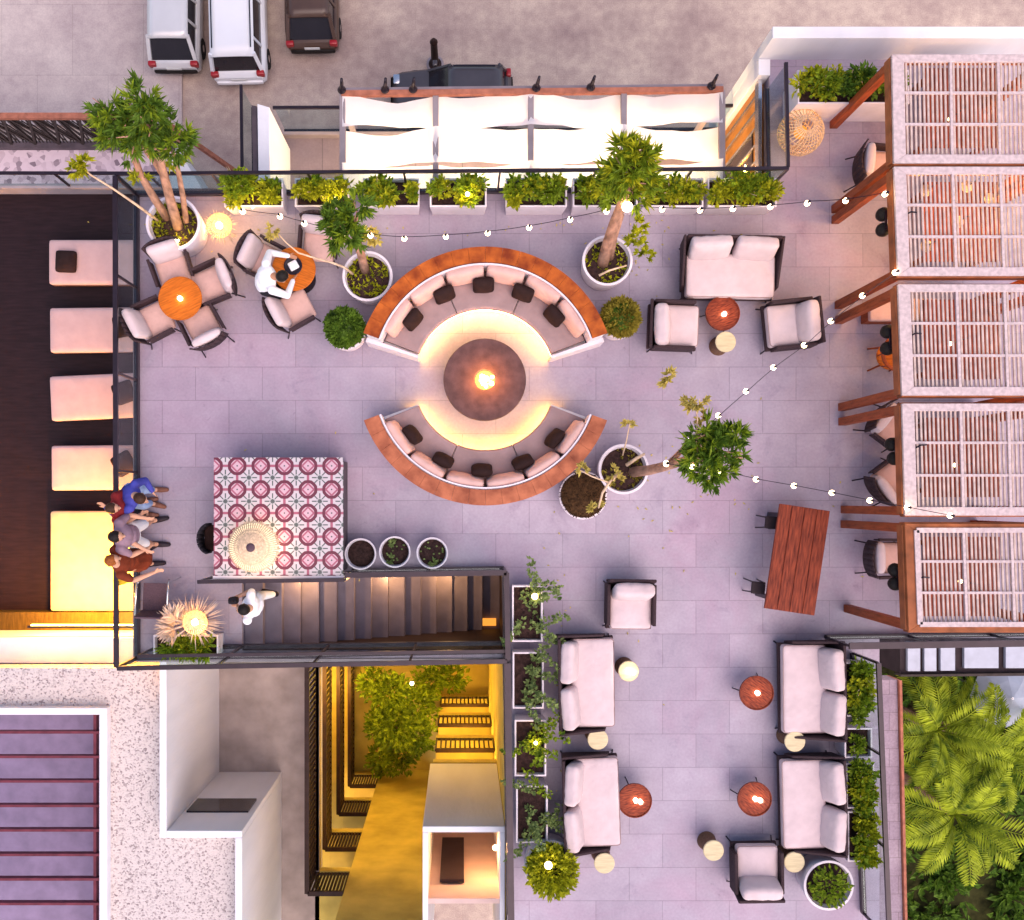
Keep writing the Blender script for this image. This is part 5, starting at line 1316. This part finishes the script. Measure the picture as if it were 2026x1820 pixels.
# ================================================================== CARS AND STREET
def car(label, px, py, deg, paint, L=4.5, Wd=1.84, Hh=1.62, suv=True, name='parked_car', rear=None):
    q = P(px, py, GZ); t = thing(name, label, 'car', (q.x, q.y, GZ), R(deg), 'cars on the street')
    hw = Wd / 2
    def sect(x, zb, zt, w, taper, r=.10):
        return [(x, -w * .96, zb), (x, -w, zb + .25), (x, -w * (1 - taper * .3), zt - r), (x, -w * (1 - taper) + .06, zt), (x, w * (1 - taper) - .06, zt), (x, w * (1 - taper * .3), zt - r), (x, w, zb + .25), (x, w * .96, zb)]
    def loft(secs):
        b = MB(); n = len(secs[0]); vs = [p for s_ in secs for p in s_]; fs = []
        for k in range(len(secs) - 1):
            for i in range(n): j = (i + 1) % n; fs.append((k * n + i, k * n + j, k * n + n + j, k * n + n + i))
        fs.append(tuple(range(n - 1, -1, -1))); fs.append(tuple((len(secs) - 1) * n + i for i in range(n))); return b.add(vs, fs)
    h = L / 2; bl = .92 if suv else .84
    secs = [sect(-h, .42, bl - .12, hw * .86, .04), sect(-h + .12, .30, bl, hw * .95, .04), sect(-h + .7, .22, bl + .02, hw, .03), sect(0, .22, bl, hw, .03), sect(h - 1.25, .22, bl - .02, hw, .04), sect(h - .35, .25, bl - .14, hw * .95, .06), sect(h - .08, .32, bl - .26, hw * .84, .06), sect(h, .40, bl - .36, hw * .74, .06)]
    o = loft(secs).build('body', paint, t, smooth=True, bev=.03)
    zr = Hh; x1 = h - 1.25; x2 = h - 2.0; x3 = -h + (.42 if suv else .75); x4 = -h + .10
    def gs(x, zb, zt, wb, wt): return [(x[0], -wb, zb), (x[1], -wt, zt), (x[1], wt, zt), (x[0], wb, zb)]
    g = MB()
    wb, wt = hw * .93, hw * .74
    base = [(x1, -wb * .93, bl - .03), (x1, wb * .93, bl - .03), (x4 + .08, wb * .93, bl - .03), (x4 + .08, -wb * .93, bl - .03)]
    top = [(x2, -wt, zr - .05), (x2, wt, zr - .05), (x3, wt, zr - .06), (x3, -wt, zr - .06)]
    g.add(base + top, [(3, 2, 1, 0), (4, 5, 6, 7), (0, 1, 5, 4), (1, 2, 6, 5), (2, 3, 7, 6), (3, 0, 4, 7)]); g.build('windows', 'car_glass', t, bev=.03)
    rf = MB(); N = 6
    vs = []
    for i in range(N + 1):
        x = x2 + .10 + (x3 - .10 - x2 - .10) * i / N + (.0 if i else 0)
        for j in range(N + 1):
            y = -wt * 1.02 + 2.04 * wt * j / N; vs.append((x, y, zr + .0 - .03 * abs(2 * j / N - 1) ** 3 - .025 * abs(2 * i / N - 1) ** 3))
    rf.add(vs, [(i * (N + 1) + j, i * (N + 1) + j + 1, (i + 1) * (N + 1) + j + 1, (i + 1) * (N + 1) + j) for i in range(N) for j in range(N)])
    o = rf.build('roof', paint, t, smooth=True); m = o.modifiers.new('thickness', 'SOLIDIFY'); m.thickness = .05
    p = MB()
    for sy in (-1, 1):
        p.bar((x1, sy * wb * .93, bl), (x2, sy * wt, zr - .04), .07, .06); p.bar((x4 + .08, sy * wb * .93, bl), (x3, sy * wt, zr - .04), .12, .08)
        p.bar((.05, sy * wb * .95, bl), (-.05, sy * wt, zr - .04), .07, .03); p.bar((x3 + .55, sy * wb * .95, bl), (x3 + .5, sy * wt, zr - .04), .09, .03)
    p.build('pillars', paint, t)
    if suv:
        for sy in (-1, 1): MB().bar((x2 - .1, sy * wt * .9, zr + .05), (x3 + .15, sy * wt * .9, zr + .05), .035, .035).build('roof_rail', 'black_metal', t)
    for sy in (-1, 1):
        MB().rbox((-h + .10, sy * hw * .80, bl - .06), (.16, .26, .26), .04, n=4).build('tail_light', 'tail_red', t, smooth=True)
        MB().rbox((h - .20, sy * hw * .66, bl - .24), (.26, .32, .14), .04, n=4).build('headlight', 'chrome', t, smooth=True)
        MB().rbox((x1 - .22, sy * (hw + .09), bl + .06), (.16, .20, .14), .04, n=4).build('mirror', paint, t, smooth=True)
        for x in (-h + .82, h - .85):
            w_ = MB(); pr = [(.20, -.11), (.32, -.11), (.345, -.06), (.345, .06), (.32, .11), (.20, .11)]; w_.lathe(pr, n=22)
            Mx = Matrix.Rotation(R(90), 3, 'X'); w_.v = [Mx @ v + Vector((x, sy * (hw - .10), .345)) for v in w_.v]; wo = w_.build('wheel', 'tyre', t)
            r_ = MB().lathe([(.20, -.09), (.19, .09), (.04, .10)], n=18); r_.v = [Mx @ v + Vector((x, sy * (hw - .085), .345)) for v in r_.v]; r_.build('rim', 'chrome', wo)
    MB().rbox((-h + .0, 0, .50), (.14, Wd * .82, .20), .05, n=4).build('rear_bumper', paint if paint == 'car_white' else 'hair_black', t, smooth=True)
    MB().box((-h - .03, 0, .72), (.02, .50, .12)).build('number_plate', 'plate_paint', t)
    return t
car('white estate car with dark rear window, parked rear end to the hotel', 479, 38, 91.5, 'car_white', 4.7, 1.88, 1.72)
car('silver hatchback parked to the west of the white car', 357, 34, 90, 'car_silver', 4.1, 1.74, 1.5, False)
car('dark brown car parked farther back on the east side of the white car', 622, -14, 91, 'car_brown', 4.4, 1.8, 1.5, False)
car('black car with big windows parked across in front of the canopy', 893, 210, 180, 'car_black', 4.0, 1.85, 1.65)
q = P(861, 128, GZ)
t = thing('bollard', 'dark brown post on the street behind the black car', 'post', q)
MB().lathe([(.22, 0), (.22, .08), (.13, .12), (.11, 1.6), (.13, 1.64), (.06, 1.8)], n=16).build('shaft', 'brown_metal', t); MB().lathe([(.3, 0), (.3, .05), (.2, .07)], n=18).build('base', 'concrete', t)

# ================================================================== PEOPLE
PEOPLE = []
def person(label, loc, deg, J, skin, hair, top, bottom, shoes, sleeve='short', legs='trousers', longhair=False, scale=1.0, bun=False):
    """J: joint positions facing +X.  The body is one fused surface, clothes follow it."""
    t = thing('person', label, 'person', loc, R(deg)); t.scale = (scale,) * 3
    V = Vector; D = dict(pel=(0, 0, .95), bel=(.02, 0, 1.10), che=(.0, 0, 1.28), nek=(-.01, 0, 1.48), hed=(.03, 0, 1.63), look=(1, 0, -.1),
             shl=(-.01, .19, 1.40), shr=(-.01, -.19, 1.40), ell_=(.0, .26, 1.12), elr=(.0, -.26, 1.12), wrl=(.10, .24, .88), wrr=(.10, -.24, .88),
             hpl=(0, .09, .92), hpr=(0, -.09, .92), knl=(.03, .10, .50), knr=(.03, -.10, .50), anl=(0, .11, .09), anr=(0, -.11, .09), tol=(.20, .14, .03), tor=(.20, -.14, .03))
    D.update(J); D = {k: V(v) for k, v in D.items()}
    def chain(b, pts, rad): b.tube(pts, rad, 10); [b.ell(p, (r, r, r), n=10, m=7) for p, r in zip(pts, rad)]
    def frame(a, c):        # orientation along the spine
        z = (c - a).normalized(); y = V((0, 1, 0)); y = (y - z * y.dot(z)).normalized(); return Matrix((y.cross(z), y, z)).transposed()
    def torso(b, g=0):
        F1, F2 = frame(D['pel'], D['bel']), frame(D['bel'], D['nek'])
        b.ell(D['pel'], (.125 + g, .165 + g, .13 + g), F1); b.ell(D['bel'], (.115 + g, .150 + g, .15 + g), F1); b.ell(D['che'], (.125 + g, .175 + g, .17 + g), F2)
        b.ell((D['shl'] + D['shr']) / 2 - V((0, 0, .03)), (.085 + g, .20 + g, .075 + g), F2)
    def arms(b, g, lower=True):
        for s_ in ('l', 'r'):
            sh, e, w_ = D['sh' + s_], D['el' + s_ if s_ == 'r' else 'ell_'], D['wr' + s_]
            m_ = sh.lerp(e, .72)
            chain(b, [sh, sh.lerp(e, .5), e if lower else m_], [.062 + g, .052 + g, (.042 if lower else .05) + g])
            if lower: chain(b, [e, e.lerp(w_, .35), w_], [.042 + g, .041 + g, .028 + g])
    def legs_(b, g, upto=1.0):
        for s_ in ('l', 'r'):
            hp, k, a = D['hp' + s_], D['kn' + s_], D['an' + s_]
            chain(b, [hp, hp.lerp(k, .5), k], [.095 + g, .08 + g, .058 + g])
            if upto > .5: chain(b, [k, k.lerp(a, .35), a if upto == 1 else k.lerp(a, upto)], [.058 + g, .057 + g, .038 + g])
    b = MB(); torso(b); arms(b, 0); legs_(b, 0)
    up = D['hed'] - D['nek']; chain(b, [D['nek'] - up * .3, D['nek'] + up * .4], [.065, .055])
    lk = D['look'].normalized(); hu = V((0, 0, 1)); hy = hu.cross(lk); hy = hy.normalized() if hy.length > .1 else V((0, 1, 0)); hz = lk.cross(hy); HF = Matrix((lk, hy, hz)).transposed()
    hd = D['hed']
    b.ell(hd, (.098, .078, .115), HF); b.ell(hd + HF @ V((.035, 0, -.065)), (.06, .055, .06), HF)           # skull and jaw
    b.ell(hd + HF @ V((.102, 0, -.018)), (.022, .014, .022), HF); b.ell(hd + HF @ V((.09, 0, -.062)), (.014, .026, .009), HF)   # nose, mouth
    for sy in (-1, 1): b.ell(hd + HF @ V((.0, sy * .078, -.015)), (.02, .012, .032), HF)
    for s_ in ('l', 'r'):
        w_, e = D['wr' + s_], D['el' + s_ if s_ == 'r' else 'ell_']; d = (w_ - e).normalized(); sd = d.orthogonal().normalized(); nn = d.cross(sd)
        pc = w_ + d * .045; b.ell(pc, (.045, .040, .018), Matrix((d, sd, nn)).transposed())
        for k in range(4):
            f0 = pc + d * .035 + sd * (.030 - .020 * k); ln = (.070, .080, .075, .060)[k]; f1 = f0 + d * ln * .5 + nn * .008; f2 = f1 + d * ln * .4 + nn * .028
            b.tube([f0 - d * .01, f1, f2], [.0095, .009, .0075], 6)
        th = pc - d * .015 + sd * .035; b.tube([th, th + sd * .025 + d * .03, th + sd * .028 + d * .06 + nn * .01], [.011, .010, .008], 6)
    for s_ in ('l', 'r'): chain(b, [D['an' + s_], D['an' + s_] * .3 + D['to' + s_] * .7, D['to' + s_]], [.038, .036, .028])
    def part(b, nm, m, vox): 
        o = b.build(nm, m, t, smooth=True); r_ = o.modifiers.new('remesh', 'REMESH'); r_.mode = 'VOXEL'; r_.voxel_size = vox; r_.use_smooth_shade = True
        s2 = o.modifiers.new('smooth', 'SMOOTH'); s2.iterations = 3; PEOPLE.append(o)
    part(b, 'body', skin, .009)
    b = MB(); torso(b, .014); arms(b, .012, sleeve == 'long')
    if legs == 'dress':
        pr = [D['pel'], (D['hpl'] + D['hpr']) / 2 - V((0, 0, .15)), (D['knl'] + D['knr']) / 2 + V((0, 0, .05))]; chain(b, pr, [.17, .19, .22])
    part(b, 'dress' if legs == 'dress' else 'shirt', top, .014)
    if legs != 'dress':
        b = MB(); b.ell(D['pel'] - V((0, 0, .03)), (.14, .18, .12)); legs_(b, .018, .5 if legs == 'shorts' else .92)
        part(b, legs, bottom, .014)
    for s_ in ('l', 'r'):
        b = MB(); a, to = D['an' + s_], D['to' + s_]; chain(b, [V((a.x - .03, a.y, .05)) * 1 if a.z < .2 else a, a * .35 + to * .65 + V((0, 0, .005)), to + (to - a) * .08], [.052, .048, .038]); part(b, 'shoe', shoes, .012)
    b = MB(); b.ell(hd + HF @ V((-.022, 0, .028)), (.098, .089, .105), HF)
    if longhair: b.ell(hd + HF @ V((-.075, 0, -.09)), (.055, .095, .14), HF); b.ell(hd + HF @ V((-.06, 0, -.2)), (.05, .10, .12), HF)
    if bun: b.ell(hd + HF @ V((-.09, 0, .09)), (.05, .05, .05), HF)
    part(b, 'hair', hair, .010)
    for sy in (-1, 1): MB().ell(hd + HF @ V((.088, sy * .032, .012)), (.010, .012, .008), HF, n=8, m=6).build('eye', 'hair_black', t, smooth=True)
    return t
def at_(px, py, z=0): q = P(px, py, 0); q.z = z; return q
person('person in a blue jacket and pale jeans bending forward by the west railing', at_(303, 982), -8, dict(pel=(-.10, 0, .90), bel=(-.05, 0, 1.04), che=(.04, .02, 1.18), nek=(.16, .02, 1.32), hed=(.26, .0, 1.40), look=(.8, -.3, -.6),
       shl=(.10, .20, 1.26), shr=(.08, -.17, 1.27), ell_=(.16, .27, 1.0), elr=(-.16, -.33, 1.14), wrl=(.24, .12, .86), wrr=(-.30, -.22, 1.22), hpl=(-.10, .09, .88), hpr=(-.10, -.09, .88), knl=(.04, .12, .48), knr=(.02, -.14, .48)), 'skin_a', 'hair_brown', 'cloth_blue', 'cloth_denim', 'shoe_brown', 'long')
person('person in a red top half hidden between the blue jacket and the mauve shirt', at_(287, 1004), 2, dict(ell_=(.10, .26, 1.12), wrl=(.26, .16, 1.02), wrr=(.22, -.12, .95)), 'skin_a', 'hair_brown', 'cloth_red', 'cloth_black', 'shoe_brown', 'short', scale=.95)
person('dark-haired person in a mauve shirt and white shorts by the west railing', at_(299, 1054), 3, dict(knl=(.06, .15, .50), knr=(.06, -.15, .50), anl=(.05, .19, .09), anr=(.05, -.18, .09), tol=(.26, .22, .03), tor=(.26, -.20, .03), ell_=(.05, .30, 1.14), elr=(.06, -.30, 1.14), wrl=(.24, .24, .95), wrr=(.22, -.22, .93)), 'skin_a', 'hair_black', 'cloth_mauve', 'cloth_white', 'shoe_dark', 'short', 'shorts', scale=1.03)
person('ginger-haired person in a dark rust dress, elbow out, by the west railing', at_(293, 1102), 15, dict(ell_=(.14, .30, 1.16), wrl=(.34, .10, 1.10), elr=(.06, -.32, 1.14), wrr=(.34, -.28, .96), hed=(.02, .05, 1.63), tol=(.22, .16, .03), tor=(.22, -.16, .03)), 'skin_a', 'hair_ginger', 'cloth_rust', 'cloth_rust', 'shoe_dark', 'short', 'dress', longhair=True)
person('black-haired person in a white top walking onto the stairs', at_(524, 1186, -.17), 172, dict(ell_=(.04, .22, 1.12), wrl=(.24, .06, 1.04), elr=(.04, -.23, 1.12), wrr=(.26, -.10, 1.06), knl=(.12, .1, .52), anl=(.10, .10, .11), tol=(.30, .12, .06), knr=(.0, -.1, .50), anr=(-.12, -.1, .12), tor=(.06, -.12, .03)), 'skin_a', 'hair_black', 'cloth_white', 'cloth_white', 'shoe_dark', 'short')
person('person in a white shirt bending over the orange table, dark hair', at_(556, 582), 14, dict(pel=(-.10, 0, .92), bel=(-.08, 0, 1.05), che=(.0, .02, 1.16), nek=(.13, -.03, 1.26), hed=(.25, -.07, 1.29), look=(.7, .15, -.7), shl=(.05, .20, 1.22), shr=(.04, -.21, 1.22), ell_=(.12, .40, 1.06), elr=(.22, -.30, 1.02), wrl=(.36, .34, .86), wrr=(.34, -.06, .86),
       hpl=(-.10, .09, .90), hpr=(-.10, -.09, .90), knl=(.0, .1, .48), knr=(.0, -.1, .48)), 'skin_b', 'hair_black', 'cloth_white', 'cloth_black', 'shoe_dark', 'long')
# fuse every body part into one surface
dg = bpy.context.evaluated_depsgraph_get()
new = [(o, bpy.data.meshes.new_from_object(o.evaluated_get(dg))) for o in PEOPLE]
for o, me in new:
    o.modifiers.clear(); o.data = me
# hand-held and hung bags
q = at_(441, 1190, 1.0); t = thing('handbag', 'small dark bag held out by the person at the stairs', 'bag', P(462, 1188, 1.0))
MB().rbox((0, 0, 0), (.14, .10, .18), .03, puff=.01, n=5).build('pouch', 'cloth_black', t, smooth=True); MB().tube([(-.05, 0, .08), (-.03, 0, .18), (.03, 0, .18), (.05, 0, .08)], .008, 6).build('strap', 'cloth_black', t)
t = thing('shoulder_bag', 'mustard yellow bag hanging at the rail below the person in rust', 'bag', P(243, 1146, .78), R(20))
b = MB(); b.rbox((0, 0, 0), (.22, .12, .28), .03, puff=.02, n=6); b.build('pouch', 'bag_yellow', t, smooth=True); MB().tube([(-.08, 0, .12), (-.05, 0, .28), (.05, 0, .28), (.08, 0, .12)], .010, 6).build('strap', 'bag_yellow', t)
